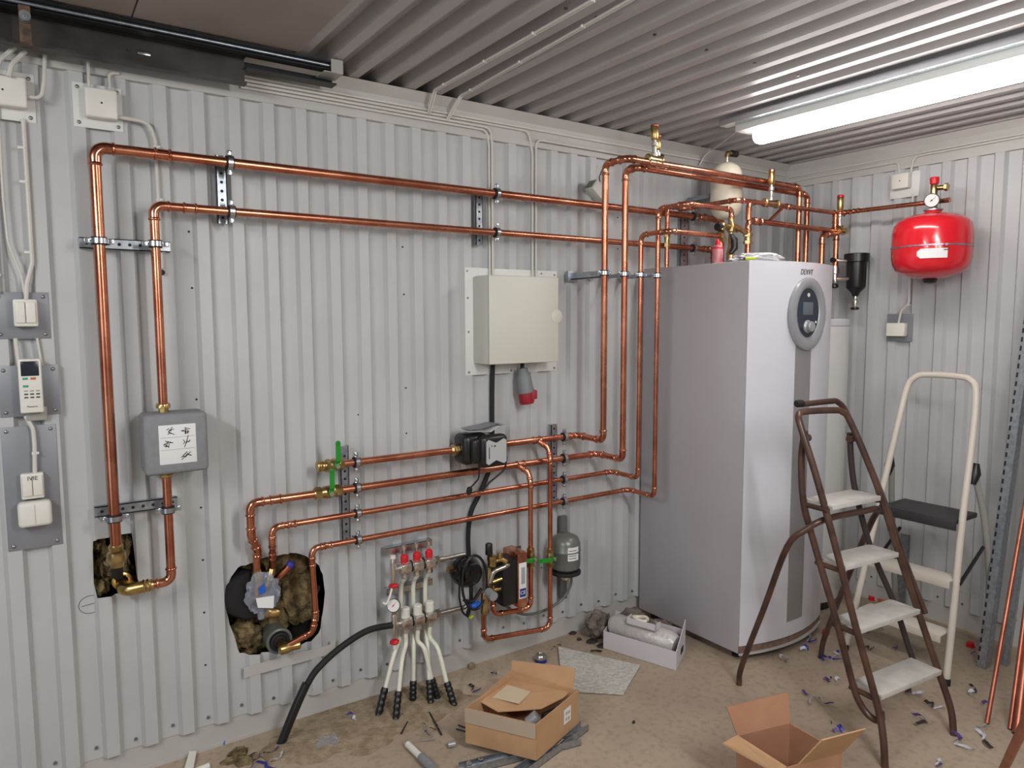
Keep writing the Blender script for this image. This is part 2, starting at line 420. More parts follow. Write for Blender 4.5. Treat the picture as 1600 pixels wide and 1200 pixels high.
def noisy_blob(c, s, seed, amp=.35, sub=3, fr=2.2):
    bm = bmesh.new(); bmesh.ops.create_icosphere(bm, subdivisions=sub, radius=1)
    vs = []
    for v in bm.verts:
        n = noise.noise(v.co*fr+V(seed, seed*1.7, 0))*amp+noise.noise(v.co*fr*3+V(seed, 0, 3))*amp*.4
        q = v.co*(1+n); vs.append(V(c[0]+q.x*s[0], c[1]+q.y*s[1], c[2]+q.z*s[2]))
    f = [[v.index for v in fc.verts] for fc in bm.faces]; bm.free(); return vs, f
def blobs(name, lst, m, label, cat, kind='stuff'):
    mb = MB()
    for i, (c, s) in enumerate(lst): mb.add(*noisy_blob(c, s, i*3.1+1, sub=4), smooth=True)
    o = mb.build(name, m); tag(o, label, cat); o['kind'] = kind; return o
blobs('mineral_wool', [((.175,.075,.74), (.03,.05,.07)), ((.165,.05,.672), (.03,.035,.035)), ((.235,.085,.69), (.035,.045,.06)), ((.25,.04,.665), (.034,.03,.022)), ((.16,.06,.82), (.025,.05,.03)),((.245,.09,.80),(.03,.03,.06))], 'wool',
      'yellow-brown mineral wool torn open in the small wall opening at lower left', 'insulation')
blobs('mineral_wool', [((.80,.09,.62), (.09,.045,.09)), ((.84,.085,.47), (.08,.045,.11)), ((.62,.055,.38), (.055,.05,.055)), ((.66,.095,.33), (.08,.04,.05)), ((.58,.09,.60), (.04,.03,.05)), ((.76,.10,.40), (.06,.035,.07)), ((.64,.11,.52), (.09,.02,.12))], 'wool',
      'clumps of brown mineral wool behind pipes in the large rounded wall opening', 'insulation')
# screws along the foot of the sheets and test holes in the panels
mb = MB()
for k in range(-6, 32):
    x = .172+.1172*(k+.5)
    if XL < x < 2.6: mb.cyl((x+.01, .001, .125+.01*(k % 2)), (x+.01, -.006, .125+.01*(k % 2)), .0055, 8)
for y in [ -.27-.1165*k for k in range(14)]: mb.cyl((XR, y, .13), (XR-.006, y, .13), .0055, 8)
struct(mb.build('trim_4', 'screw'))
mb = MB()
for px, py in ((295,362),(300,450),(307,624),(314,793),(317,875),(319,957),(321,1039),(629,386),(631,460),(634,606),(635,677),(837,819),(846,887),(965,340),(965,389),(560,648)):
    q = PY(px, py, 0); mb.cyl(q, q+V(0, -.001, 0), .0038, 10)
struct(mb.build('trim_5', 'rubber'))

mb = MB()
for px, py in ((884,12),(932,26),(1023,53),(1104,77),(1179,98),(1247,117)):
    q = PZ(px, py, 2.468); mb.cyl(q, q+V(0, 0, -.004), .006, 10)
struct(mb.build('trim_7', 'darkw'))
# overhead garage door leaf lying under the ceiling, its track and shaft
gd = thing('garage_door', 'beige boarded overhead garage door lying open under the ceiling, top left', 'garage door', (.2, -1.5, 2.44))
xe = .81
for i in range(7):
    a = xe-.50*(i+1)+.004; b = xe-.50*i
    MB().box((a, -3.6, 2.458), (b, -.215, 2.4685), .003).build('door_section', 'doorp', gd)
tr = thing('door_track', 'dark steel garage door track and flat rail running along the top of the wall', 'rail', (.3, -.1, 2.35))
MB().box((-2.5, -.118, 2.352), (.655, -.112, 2.435)).box((-2.5, -.145, 2.346), (.655, -.112, 2.354)).box((-2.5, -.145, 2.433), (.655, -.112, 2.439)).cyl((.31,-.112,2.393),(.31,-.122,2.393),.004,8).build('web_plate', 'trackd', tr)
MB().box((-2.5, -.205, 2.452), (.965, -.165, 2.456)).box((-2.5, -.169, 2.426), (.965, -.165, 2.456)).box((-2.5, -.205, 2.426), (.965, -.165, 2.430)).box((.655, -.150, 2.398), (.965, -.10, 2.402)).box((.655, -.104, 2.398), (.965, -.10, 2.43)).build('roller_channel', 'track', tr)
MB().tube([(-2.5, -.185, 2.446), (.95, -.185, 2.446)], .006, 10).build('rod', 'galv', tr)
MB().box((.335, -.122, 2.386), (.372, -.118, 2.398), .004).build('slot_bolt', 'zinc', tr)
MB().box((.90, -.204, 2.418), (.968, -.12, 2.421)).box((.925, -.206, 2.418), (.968, -.203, 2.464)).build('end_bracket', 'rear', tr)
hg = thing('roller_bracket', 'rusty bracket and roller hanging on the dark track, top left corner', 'bracket', (.05, -.17, 2.36))
MB().box((.032, -.215, 2.318), (.060, -.207, 2.430), .002).box((.032, -.235, 2.318), (.060, -.207, 2.325)).build('hanger_plate', mat('rust', (120,96,76), .7, .3, rgb2=(70,58,48), nscale=40), hg)
MB().cyl((.046, -.240, 2.395), (.046, -.216, 2.395), .014, 16).cyl((.046, -.245, 2.395), (.046, -.24, 2.395), .005, 10).build('roller', 'galv', hg)

# tube lamp
lx = 2.76
lm = thing('tube_light', 'long white glowing tube light mounted under the corrugated ceiling', 'lamp', (lx, -1.2, 2.38))
MB().box((lx-.055, -1.80, 2.405), (lx+.055, -.50, 2.440), .008).build('housing', 'platew', lm)
mb = MB(); mb.tube([(lx, -.575, 2.385), (lx, -.585, 2.383), (lx, -.60, 2.382), (lx, -1.665, 2.382), (lx, -1.675, 2.382)], [.018, .036, .043, .043, .036], 20)
mb.build('diffuser', 'tube', lm)
MB().tube([(lx, -1.668, 2.382), (lx, -1.72, 2.382)], [.045, .040], 20).build('end_cap', 'cream', lm)
for y in (-.56, -.84, -1.5): MB().box((lx-.085, y-.012, 2.440), (lx-.03, y+.012, 2.47)).build('mounting_bracket', 'galv', lm)
MB().box((lx-.10, -1.8, 2.436), (lx-.045, -.45, 2.464)).build('rail', 'zinc', lm)

# ================================================================ copper pipe runs
R28, R22, R15 = .0142, .0112, .0078
yw = -.10
# upper runs
run('copper_pipe', 'thick copper pipe rising from the small wall opening, then along the wall as topmost run', [(.205, yw, .845), (.205, yw, 2.092), (3.12, yw, 2.092), (3.12, yw, 1.86)], .0165, couple=[((.395, yw, 2.092), (1, 0, 0)), ((2.96, yw, 2.092), (1, 0, 0))])
run('copper_pipe', 'copper pipe from the top of the grey foam box, second run along the wall', [(.362, yw, 1.262), (.362, yw, 1.930), (3.06, yw, 1.930), (3.06, yw, 1.835)], R28, couple=[((.47, yw, 1.930), (1, 0, 0)), ((3.0, yw, 1.93), (1, 0, 0))])
run('copper_pipe', 'short copper pipe below the grey foam box bending back into the small wall opening', [(.362, yw, 1.060), (.362, yw, .690), (.285, yw, .690)], R28)
# lower runs with risers
XV = (2.125, 2.245, 2.345, 2.455); YV = -.28
Z1, Z2, Z3, Z4 = 1.018, .917, .817, .712
run('copper_pipe', 'short copper pipe between the green-handled end valve and the black circulation pump', [(.955, yw, Z1), (1.475, yw, Z1)], R28)
run('copper_pipe', 'copper riser from the black pump, leftmost vertical beside the boiler, looping over its top', [(1.60, yw, Z1), (XV[0], yw, Z1), (XV[0], YV, Z1), (XV[0], YV, 2.235), (XV[0], -.415, 2.235), (3.34, -.415, 2.235), (3.34, -.415, 1.575)], R28,
    couple=[((2.27, -.415, 2.235), (1, 0, 0)), ((1.885, yw, Z1), (1, 0, 0))])
run('copper_pipe', 'copper pipe from the large opening through the lower green valve, second riser beside the boiler', [(.655, -.03, .64), (.655, -.06, .73), (.625, yw, .80), (.625, yw, Z2), (XV[1], yw, Z2), (XV[1], YV, Z2), (XV[1], YV, 2.222), (XV[1], -.355, 2.222), (3.50, -.355, 2.222), (3.50, -.355, 1.575)], R28,
    couple=[((.715, yw, Z2), (1, 0, 0)), ((1.795, yw, Z2), (1, 0, 0))])
run('copper_pipe', 'thinner copper pipe, third of the four wall runs, third riser beside the boiler', [(.715, -.02, .635), (.708, -.06, .70), (.698, yw, .76), (.698, yw, Z3), (XV[2], yw, Z3), (XV[2], YV, Z3), (XV[2], YV, 1.945), (XV[2], -.45, 1.945), (2.675, -.45, 1.945)], R22, couple=[((.77, yw, Z3), (1, 0, 0))], fr=.03)
run('copper_pipe', 'thinner copper pipe, lowest of the four wall runs, fourth riser touching the boiler side', [(.745, -.075, .350), (.838, -.088, .385), (.849, yw, .45), (.841, yw, .66), (.843, yw, Z4), (XV[3], yw, Z4), (XV[3], YV, Z4), (XV[3], YV, 2.072), (XV[3], -.45, 2.072), (2.762, -.45, 2.072), (2.762, -.45, 2.03)], R22, couple=[((.905, yw, Z4), (1, 0, 0))], fr=.03)
# drops to the heat exchanger
run('copper_pipe', 'vertical copper drop from the top run through the right green valve, lower hooked loop', [(1.885, yw, Z1), (1.925, -.135, .985), (1.925, -.15, .93), (1.925, -.15, .145), (1.565, -.15, .185), (1.565, -.15, .335)], R22, fr=.035)
run('copper_pipe', 'vertical copper drop from the second run through the left green valve, upper hooked loop', [(1.775, yw, Z2), (1.815, -.135, .885), (1.815, -.15, .84), (1.815, -.15, .265), (1.615, -.15, .285), (1.612, -.15, .36)], R22, fr=.035)
# over the boiler
run('copper_pipe', 'copper pipe rising at the back of the boiler top, bending forward to the red vessel', [(2.672, -.13, 1.818), (2.672, -.13, 2.122), (2.80, -.13, 2.12), (2.80, -.45, 2.12), (3.64, -.45, 2.125), (3.64, -1.01, 2.118)], R22,
    couple=[((3.02, -.45, 2.12), (1, 0, 0)), ((3.2, -.45, 2.122), (1, 0, 0)), ((3.64, -.55, 2.125), (0, 1, 0)), ((3.64, -.50, 2.125), (0, 1, 0))], fr=.03)
run('copper_pipe', 'copper pipe standing on the boiler top with brass nut, bending right to the filter', [(2.887, -.45, 1.818), (2.887, -.45, 2.032), (3.63, -.45, 2.028), (3.63, -.45, 1.845)], R28, couple=[((2.96, -.45, 2.031), (1, 0, 0))])
run('copper_pipe', 'short vertical copper pipe joining two horizontal pipes above the boiler', [(2.887, -.45, 2.032), (2.887, -.45, 2.11), (2.93, -.45, 2.12)], R28, elbows=False)
run('copper_pipe', 'thin slanting copper bypass between two horizontal pipes above the boiler', [(3.16, -.45, 2.118), (3.03, -.45, 2.03)], R15, elbows=False)
run('copper_pipe', 'copper pipe bending down behind the right front corner of the boiler from the brass tee', [(3.60, -.46, 2.015), (3.50, -.45, 2.00), (3.50, -.45, 1.575)], .0150, fr=.03)
run('copper_pipe', 'short ribbed copper pipe between the upper junction and the brass tee beside the boiler', [(3.615, -.45, 2.118), (3.615, -.45, 2.035)], .0135, elbows=False, couple=[((3.615, -.45, 2.09), (0, 0, 1)), ((3.615, -.45, 2.06), (0, 0, 1))])

# ================================================================ rails and clamps
def clamp(p, axis, back, r, root):
    """lined two-piece pipe clamp round axis at p; back = direction to the rail, with bolt and ears"""
    p = Vector(p); ax = Vector(axis).normalized(); bk = Vector(back); side = ax.cross(bk.normalized())
    mb = MB(); mb.lathe(p-ax*.008, ax, [(r+.0065, 0), (r+.0095, 0), (r+.0095, .016), (r+.0065, .016)], 20, cap=False)
    for sgn in (-1, 1):
        e = p+side*sgn*(r+.016)
        f = frame(e, ax, side); mb.box((-.008, -.008, -.004), (.008, .008, .004), .001, mtx=f)
        mb.cyl(e-bk.normalized()*.010, e+bk.normalized()*.008, .0032, 8)
    mb.cyl(p+bk.normalized()*(r+.007), p+bk, .0045, 8)
    pc_ = mb.build('pipe_clamp', 'zinc', root)
    MB().lathe(p-ax*.012, ax, [(r, 0), (r+.006, 0), (r+.006, .024), (r, .024)], 20, cap=False).build('rubber_lining', 'rubber', pc_)
def rail(name, label, a, b, wdir, clamps, m='galv', w=.034, d=.022, holes=True):
    """slotted channel from a to b lying on plane, wdir = out of wall"""
    a, b = Vector(a), Vector(b); L = (b-a).length; ex = (b-a).normalized(); n = Vector(wdir).normalized(); ey = n.cross(ex)
    t = thing(name, label, 'rail', a)
    f = Matrix((ex, ey, n)).transposed().to_4x4(); f.translation = a
    mb = MB().box((0, -w/2, d-.003), (L, w/2, d), mtx=f).box((0, -w/2, 0), (L, -w/2+.003, d), mtx=f).box((0, w/2-.003, 0), (L, w/2, d), mtx=f)
    if holes:
        mb.ci = 1; k = .02
        while k < L-.015:
            mb.cyl(f @ V(k, 0, d-.001), f @ V(k, 0, d+.0006), .0052, 10); k += .030
    mb.build('channel', [m, 'rubber'], t)
    for p, ax, r in clamps:
        p = Vector(p); dist = (p-a).dot(n)-d
        clamp(p, ax, -n*dist, r, t)
    return t
O = V(0, -1, 0); y0 = -.0205
rail('mounting_rail', 'short upright slotted rail clamping the two top pipes, nearest the left', (.585, y0, 1.895), (.585, y0, 2.125), O, [((.60, yw, 2.092), (1, 0, 0), .0165), ((.60, yw, 1.930), (1, 0, 0), R28)])
rail('mounting_rail', 'short upright slotted rail clamping the two top pipes above the meter cabinet', (1.625, y0, 1.88), (1.625, y0, 2.11), O, [((1.675, yw, 2.092), (1, 0, 0), .0165), ((1.675, yw, 1.930), (1, 0, 0), R28)])
rail('mounting_rail', 'upright double rail holding the two top pipes behind the boiler', (2.895, y0, 1.76), (2.895, y0, 2.13), O, [((2.90, yw, 2.092), (1, 0, 0), .0165), ((2.90, yw, 1.930), (1, 0, 0), R28)], w=.06)
rail('mounting_rail', 'horizontal slotted rail clamping two vertical pipes near the top left', (.155, y0, 1.806), (.415, y0, 1.806), O, [((.205, yw, 1.808), (0, 0, 1), .0165), ((.362, yw, 1.808), (0, 0, 1), R28)])
rail('mounting_rail', 'horizontal slotted rail clamping two vertical pipes under the grey foam box', (.155, y0, .945), (.400, y0, .945), O, [((.205, yw, .932), (0, 0, 1), .0165), ((.362, yw, .935), (0, 0, 1), R28)])
rail('mounting_rail', 'long upright slotted rail clamping four pipes beside the green lever valves', (1.0, y0, .685), (1.0, y0, 1.075), O, [((1.025, yw, z), (1, 0, 0), r) for z, r in ((Z1, R28), (Z2, R28), (Z3, R22), (Z4, R22))])
rail('mounting_rail', 'long upright slotted rail clamping four pipes right of the vertical copper drops', (2.03, y0, .67), (2.03, y0, 1.07), O, [((2.045, yw, z), (1, 0, 0), r) for z, r in ((Z1, R28), (Z2, R28), (Z3, R22), (Z4, R22))])
names = ('left', 'second', 'third', 'right')
for i, x in enumerate(XV):
    t = thing('support_arm', 'steel wall arm clamping the %s of the four vertical pipes beside the boiler' % ('leftmost', 'second', 'third', 'rightmost')[i], 'bracket', (x, -.02, 1.765))
    yc = YV+.03
    if i == 0: MB().box((x+.005, -.035, 1.748), (x+.035, yc, 1.752)).box((x+.005, -.035, 1.748), (x+.009, yc, 1.778)).box((x-.012, -.040, 1.738), (x+.045, -.0205, 1.788), .002).build('arm', 'galv', t)
    else: MB().tube([(x+.02, -.021, 1.765), (x+.02, yc, 1.765)], .005, 8).lathe((x+.02, -.021, 1.765), (0, -1, 0), [(.02, 0), (.02, .004)], 16).build('arm', 'galv', t)
    clamp((x, YV, 1.765), (0, 0, 1), V(.0, .035, 0), R28 if i < 2 else R22, t)
# ================================================================ heat pump cabinet and what stands round it
BX0, BX1, BYB, BYF, BZ = 2.600, 3.232, -.04, -.680, 1.815
def bow(x, extra=0.0):
    u = (x-(BX0+BX1)/2)/((BX1-BX0)/2); return BYF-.062*(1-u*u)-extra
hp = thing('heat_pump', 'tall white floor-standing heat pump cabinet with oval grey control panel', 'heat pump', (2.9, -.35, .03), None)
MB().box((BX0, BYF+.004, .040), (BX1, BYB, BZ), .006).build('casing', 'boiler_shade', hp)
xs = [BX0+(BX1-BX0)*i/24 for i in range(25)]
def slab(x0, x1, z0, z1, e0, e1, n=24, bev=0):
    """front slab following the bowed front between offsets e0 (back) and e1 (front)"""
    X = [x0+(x1-x0)*i/n for i in range(n+1)]; vs = []; fs = []
    for x in X: vs += [V(x, bow(x, e0), z0), V(x, bow(x, e0), z1), V(x, bow(x, e1), z1), V(x, bow(x, e1), z0)]
    for i in range(n):
        for k in range(4): fs.append((4*i+k, 4*i+(k+1) % 4, 4*(i+1)+(k+1) % 4, 4*(i+1)+k))
    fs += [(0, 1, 2, 3), (4*n+3, 4*n+2, 4*n+1, 4*n)]
    return vs, fs
def slab_full(z0, z1, e1):
    vs = []; fs = []; n = 24
    for x in xs: vs += [V(x, BYF+.003, z0), V(x, BYF+.003, z1), V(x, bow(x, e1), z1), V(x, bow(x, e1), z0)]
    for i in range(n):
        for k in range(4): fs.append((4*i+k, 4*i+(k+1) % 4, 4*(i+1)+(k+1) % 4, 4*(i+1)+k))
    fs += [(0, 1, 2, 3), (4*n+3, 4*n+2, 4*n+1, 4*n)]; return vs, fs
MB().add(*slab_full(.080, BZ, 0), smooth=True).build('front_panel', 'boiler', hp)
MB().add(*slab_full(.045, .079, -.006), smooth=True).build('plinth_strip', mat('rusty_strip', (150,124,112), .5, .2, rgb2=(118,94,82), nscale=30), hp)
MB().add(*slab_full(.036, .044, .004), smooth=True).build('front_lip', 'trimw', hp)
MB().box((BX0+.08, BYF+.12, .0), (BX1-.08, BYB-.08, .040)).build('base_frame', 'darkgap', hp)  # dark colour stands in for the shaded gap under the casing
for x_, y_ in ((BX0+.06, BYF+.06), (BX1-.06, BYF+.06), (BX0+.06, BYB-.06), (BX1-.06, BYB-.06)): MB().lathe((x_, y_, 0), (0, 0, 1), [(.022, 0), (.022, .012), (.010, .014), (.010, .040)], 14).build('foot', 'blackpl', hp)
MB().add(*slab(2.862, 2.982, .150, 1.50, -.002, .0015), smooth=True).build('grey_trim_strip', 'boilergrey', hp, 'long grey vertical trim strip')
pc = V(2.930, bow(2.93)-.001, 1.588)
mb = MB(); vs = []; fs = []; n = 48
prof = [(.128, .160, -.004), (.132, .166, .006), (.130, .163, .016), (.120, .152, .022), (.098, .128, .020), (.084, .113, .012), (.080, .108, .006)]
for a, b, h in prof:
    for k in range(n): t = 2*PI*k/n; vs.append(pc+V(a*math.cos(t), -h, b*math.sin(t)-.006*(1 if b > .12 else 0)))
for i in range(len(prof)-1):
    for k in range(n): fs.append((i*n+k, i*n+(k+1) % n, (i+1)*n+(k+1) % n, (i+1)*n+k))
ring = mb.add(vs, fs, True).build('control_bezel', 'silver', hp)
MB().prism([pc+V(.083*math.cos(2*PI*k/n), -.004, .111*math.sin(2*PI*k/n)) for k in range(n)], (0, -.006, 0)).build('display_plate', 'dark', hp)
dp_ = bpy.data.objects['display_plate']
MB().box(pc+V(-.040, -.012, -.010), pc+V(.036, -.009, .048), .001).build('display_screen', 'lcd', dp_)
MB().lathe(pc+V(-.002, -.010, -.062), (0, -1, 0), [(.030, 0), (.030, .004), (.024, .010), (.0235, .024), (.020, .027), (.001, .027)], 28).build('rotary_knob', 'silver', dp_)
MB().cyl(pc+V(0, -.010, .080), pc+V(0, -.012, .080), .009, 16).build('button', 'white', dp_)
MB().cyl(pc+V(.062, -.010, -.042), pc+V(.062, -.0115, -.042), .006, 12).build('button', 'white', dp_)
text('DEXVT', .034, frame((2.925, bow(2.925)-.0012, 1.770), (1, -.02, 0), (0, 0, 1)) @ Matrix.Diagonal((.84, 1, 1, 1)), 'ink', hp, shear=.25)

# white water tank behind
wt = thing('water_tank', 'slim white cylindrical water tank standing behind the right side of the heat pump', 'water tank', (3.50, -.33, 0))
MB().lathe((3.50, -.33, .05), (0, 0, 1), [(.245, 0), (.252, .01), (.252, 1.47), (.246, 1.475)], 56).build('jacket', 'wtank', wt)
MB().lathe((3.50, -.33, 1.525), (0, 0, 1), [(.2535, 0), (.2545, .006), (.2545, .028), (.246, .035), (.001, .036)], 56).build('lid', 'boiler', wt)
MB().lathe((3.50, -.33, 0), (0, 0, 1), [(.225, 0), (.225, .05)], 40).build('foot_ring', 'blackpl', wt)

def nut(mb, p, ax, r, L): mb.hexa(Vector(p)-Vector(ax)*L/2, Vector(p)+Vector(ax)*L/2, r)
def union(name, label, a, b, r, m='brass', cat='fitting', parent=None):
    """compression coupling: body with two hexagon nuts"""
    a, b = Vector(a), Vector(b); ax = (b-a).normalized(); L = (b-a).length
    root = parent or thing(name, label, cat, a)
    MB().lathe(a, ax, [(r*1.05, 0), (r*1.15, L*.3), (r*1.25, L*.5), (r*1.15, L*.7), (r*1.05, L)], 20).build('body', m, root)
    for q in (a+ax*L*.2, b-ax*L*.2): mb = MB(); nut(mb, q, ax, r*1.55, L*.24); mb.build('nut', m, root)
    return root
def ball_valve(label, a, b, r, lever_dir, out, m='brass', ll=.085, lc='green', lw=.009, end=False):
    a, b = Vector(a), Vector(b); ax = (b-a).normalized(); L = (b-a).length; c = (a+b)/2; out = Vector(out)
    t = thing('ball_valve', label, 'valve', a)
    MB().lathe(a, ax, [(r*1.25, 0), (r*1.3, L*.1), (r*1.45, L*.28), (r*1.7, L*.42), (r*1.75, L*.5), (r*1.7, L*.58), (r*1.45, L*.72), (r*1.3, L*.9), (r*1.25, L)], 24).build('body', m, t)
    for q in (a+ax*L*.14, b-ax*L*.14): mb = MB(); nut(mb, q, ax, r*1.72, L*.2); mb.build('hex_nut', m, t)
    stm = MB().cyl(c, c+out*(r*1.7+.016), r*.45, 14).cyl(c+out*(r*1.7+.014), c+out*(r*1.7+.021), r*.62, 6).build('stem', 'chrome', t)
    ld = Vector(lever_dir).normalized(); o = c+out*(r*1.7+.012); sd = ld.cross(out).normalized()
    pts = [o-ld*.010, o+ld*.012, o+ld*.022+out*.010, o+ld*ll*.5+out*.012, o+ld*ll+out*.012]
    mb = MB()
    for i in range(len(pts)-1):
        w = lw
        q = [pts[i]-sd*w, pts[i]+sd*w, pts[i+1]+sd*w, pts[i+1]-sd*w]; mb.prism([p-out*.002 for p in q], out*.004)
    mb.cyl(pts[-1]-out*.002, pts[-1]+out*.002, lw, 16)
    mb.build('lever', lc, stm, 'green lever handle' if lc == 'green' else None)
    return t
def air_vent(label, base, h, r, cap='redpl', tee=None, cat='valve', side=True, m='brassb'):
    """slim brass automatic vent on a small isolating valve"""
    b = Vector(base); t = thing('air_vent', label, cat, b)
    MB().lathe(b, (0, 0, 1), [(r*.8, 0), (r*.8, h*.10), (r*.55, h*.12), (r*.55, h*.30), (r*.9, h*.32), (r*.9, h*.42), (r*.5, h*.44), (r*.5, h*.50)], 18).build('isolating_valve', 'chrome', t)
    MB().lathe(b+V(0, 0, h*.50), (0, 0, 1), [(r*.7, 0), (r, h*.06), (r, h*.40), (r*.9, h*.42)], 20).build('vent_body', m, t)
    MB().lathe(b+V(0, 0, h*.92), (0, 0, 1), [(r*1.05, 0), (r*1.05, h*.05), (r*.8, h*.08)], 18).build('cap', cap, bpy.context.scene.objects[[o.name for o in t.children_recursive if o.name.startswith('vent_body')][0]])
    if side: MB().tube([b+V(0, 0, h*.37), b+V(.028, -.004, h*.37), b+V(.036, -.004, h*.345)], .0045, 8).build('lever', 'blackpl', t)
    if tee: MB().lathe(b+V(-tee, 0, -.014), (1, 0, 0), [(.016, 0), (.021, .004), (.021, .012), (.017, .014), (.017, 2*tee-.014), (.021, 2*tee-.012), (.021, 2*tee-.004), (.016, 2*tee)], 20).build('tee', 'brass', t)
    return t
air_vent('tall brass air vent with rust-brown cap, taller of the pair by the ceiling', (2.415-.13, -.415, 2.262), .135, .0175, 'copper', tee=.045, side=False)
air_vent('brass air vent with brown cap, shorter and right of the pair by the ceiling', (2.385, -.335, 2.248), .135, .0165, 'copper', tee=.045, side=True)
air_vent('small brass air vent with pinkish cap above the middle of the boiler pipes', (3.056, -.45, 2.140), .15, .0155, 'copper', tee=.055)
air_vent('small brass air vent with red cap at the right end of the boiler pipes', (3.640, -.46, 2.055), .165, .0170, 'redpl', tee=.030)
def sm(pts, n=8):
    """Catmull-Rom through points"""
    P = [Vector(p) for p in pts]; P = [P[0]*2-P[1]]+P+[P[-1]*2-P[-2]]; out = []
    for i in range(1, len(P)-2):
        for k in range(n):
            t = k/n; a, b, c, d = P[i-1], P[i], P[i+1], P[i+2]
            out.append(.5*((2*b)+(c-a)*t+(2*a-5*b+4*c-d)*t*t+(3*b-a-3*c+d)*t**3))
    return out+[P[-2]]
# brass valve group left on top
g = thing('brass_valve_group', 'brass fittings with black handle and check valve standing on the boiler top', 'valve', (2.77, -.45, 1.818))
MB().lathe((2.762, -.45, 1.825), (0, 0, 1), [(.017, 0), (.019, .01), (.021, .04), (.017, .06), (.014, .07), (.0125, .14), (.019, .145), (.021, .175), (.014, .19), (.017, .205)], 20).build('riser', 'brass', g)
MB().tube([(2.762, -.45, 1.99), (2.70, -.45, 1.985), (2.685, -.45, 1.975)], .013, 14).cyl((2.70, -.45, 2.0), (2.685, -.45, 1.97), .018, 14).build('safety_branch', 'brass', g)
MB().cyl((2.69, -.45, 1.985), (2.662, -.45, 1.985), .018, 18).build('black_cap', 'blackpl', g)
MB().tube([(2.735, -.47, 1.955), (2.755, -.475, 1.93), (2.757, -.475, 1.89), (2.735, -.47, 1.865)], [.006, .017, .017, .008], 12).build('lever', 'blackpl', g)
MB().tube([(2.675, -.45, 1.945), (2.70, -.45, 1.94), (2.715, -.45, 1.925)], .015, 14).hexa((2.672, -.45, 1.945), (2.69, -.45, 1.945), .021).build('elbow_joint', 'brass', g)
MB().tube([(2.78, -.45, 1.99), (2.83, -.45, 1.985), (2.875, -.45, 1.97)], .012, 12).hexa((2.79, -.45, 1.99), (2.81, -.45, 1.987), .02).build('side_branch', 'brass', g)
union('pipe_union', 'brass union with wide nuts on the pipe standing on the boiler top, right', (2.887, -.45, 1.915), (2.887, -.45, 1.975), R28)
union('pipe_union', 'brass union on the copper pipe at the back left of the boiler top', (2.672, -.13, 1.915), (2.672, -.13, 1.995), R22)
tt = thing('brass_tee', 'brass tee with end plug where two pipes meet right of the boiler', 'fitting', (3.63, -.47, 2.02))
MB().lathe((3.60, -.475, 2.028), (1, 0, 0), [(.018, 0), (.022, .005), (.019, .02), (.021, .05), (.016, .055), (.016, .075)], 20).cyl((3.64, -.475, 2.028), (3.64, -.50, 2.028), .015).build('body', 'brass', tt)
# magnetic filter
mf = thing('magnetic_filter', 'black bottle-shaped magnetic dirt filter with white label, hanging right of the boiler', 'filter', (3.70, -.5, 1.62))
fc = V(3.715, -.52, 0)
MB().lathe(fc+V(0, 0, 1.68), (0, 0, 1), [(.014, 0), (.022, .02), (.046, .045), (.048, .055), (.052, .20), (.052, .205)], 28).build('bottle', 'blackpl', mf)
MB().lathe(fc+V(0, 0, 1.862), (0, 0, 1), [(.056, 0), (.064, .003), (.064, .045), (.058, .048), (.001, .049)], 16).build('screw_cap', 'blackpl', mf)
MB().lathe(fc+V(0, 0, 1.620), (0, 0, 1), [(.012, 0), (.014, .01), (.014, .02), (.018, .022), (.018, .040), (.013, .045), (.013, .062)], 16).build('drain_cock', 'chrome', mf)
MB().lathe(fc+V(0, 0, 1.607), (0, 0, 1), [(.013, 0), (.022, .004), (.022, .014), (.012, .016)], 14).build('drain_cap', 'blackpl', mf)
lb = MB(); vs = []; 
for k in range(9):
    a = math.radians(-80+k*11); vs += [fc+V(.0520*math.cos(a)*.98+.001, .0520*math.sin(a), 1.735), fc+V(.0535*math.cos(a)+.001, .0535*math.sin(a), 1.84)]
lb.add(vs, [(2*k, 2*k+2, 2*k+3, 2*k+1) for k in range(8)]).build('paper_label', 'paper', mf)
MB().tube([(3.63, -.46, 1.775), (3.66, -.49, 1.775), (3.70, -.51, 1.775)], .012, 12).lathe((3.63, -.45, 1.75), (0, 0, 1), [(.016, 0), (.019, .008), (.016, .03), (.016, .05), (.021, .055), (.021, .075), (.016, .095)], 18).tube([(3.63, -.455, 1.875), (3.66, -.49, 1.87), (3.70, -.51, 1.87)], .011, 12).build('connector', 'chrome', mf)
MB().lathe((3.63, -.45, 1.725), (0, 0, 1), [(.012, 0), (.020, .006), (.020, .014), (.014, .025)], 14).cyl((3.615, -.45, 1.875), (3.60, -.45, 1.875), .014).build('black_plug', 'blackpl', mf)

# cream pressure vessel on the wall behind
cv = thing('pressure_vessel', 'cream cylindrical vessel behind the copper pipes above the boiler', 'tank', (2.94, -.27, 2.05))
MB().lathe((2.972, -.245, 2.065), (0, 0, 1), [(.014, 0), (.040, .006), (.062, .022), (.075, .05), (.078, .08), (.078, .21), (.073, .24), (.057, .264), (.030, .280), (.012, .284)], 40).build('vessel', 'cream', cv)
MB().box((2.93, -.172, 2.18), (3.01, -.021, 2.20)).build('wall_bracket', 'galv', cv)
MB().cyl((2.972, -.245, 2.347), (2.972, -.245, 2.372), .012, 12).build('nipple', 'chrome', cv)
MB().tube(fillet([(2.972, -.245, 2.37), (2.972, -.245, 2.398), (3.005, -.245, 2.398)], .012)[0], .011, 12).build('brass_elbow', 'brass', cv)
MB().cyl((3.005, -.245, 2.398), (3.045, -.245, 2.398), .0165, 18).build('black_cap', 'blackpl', cv)

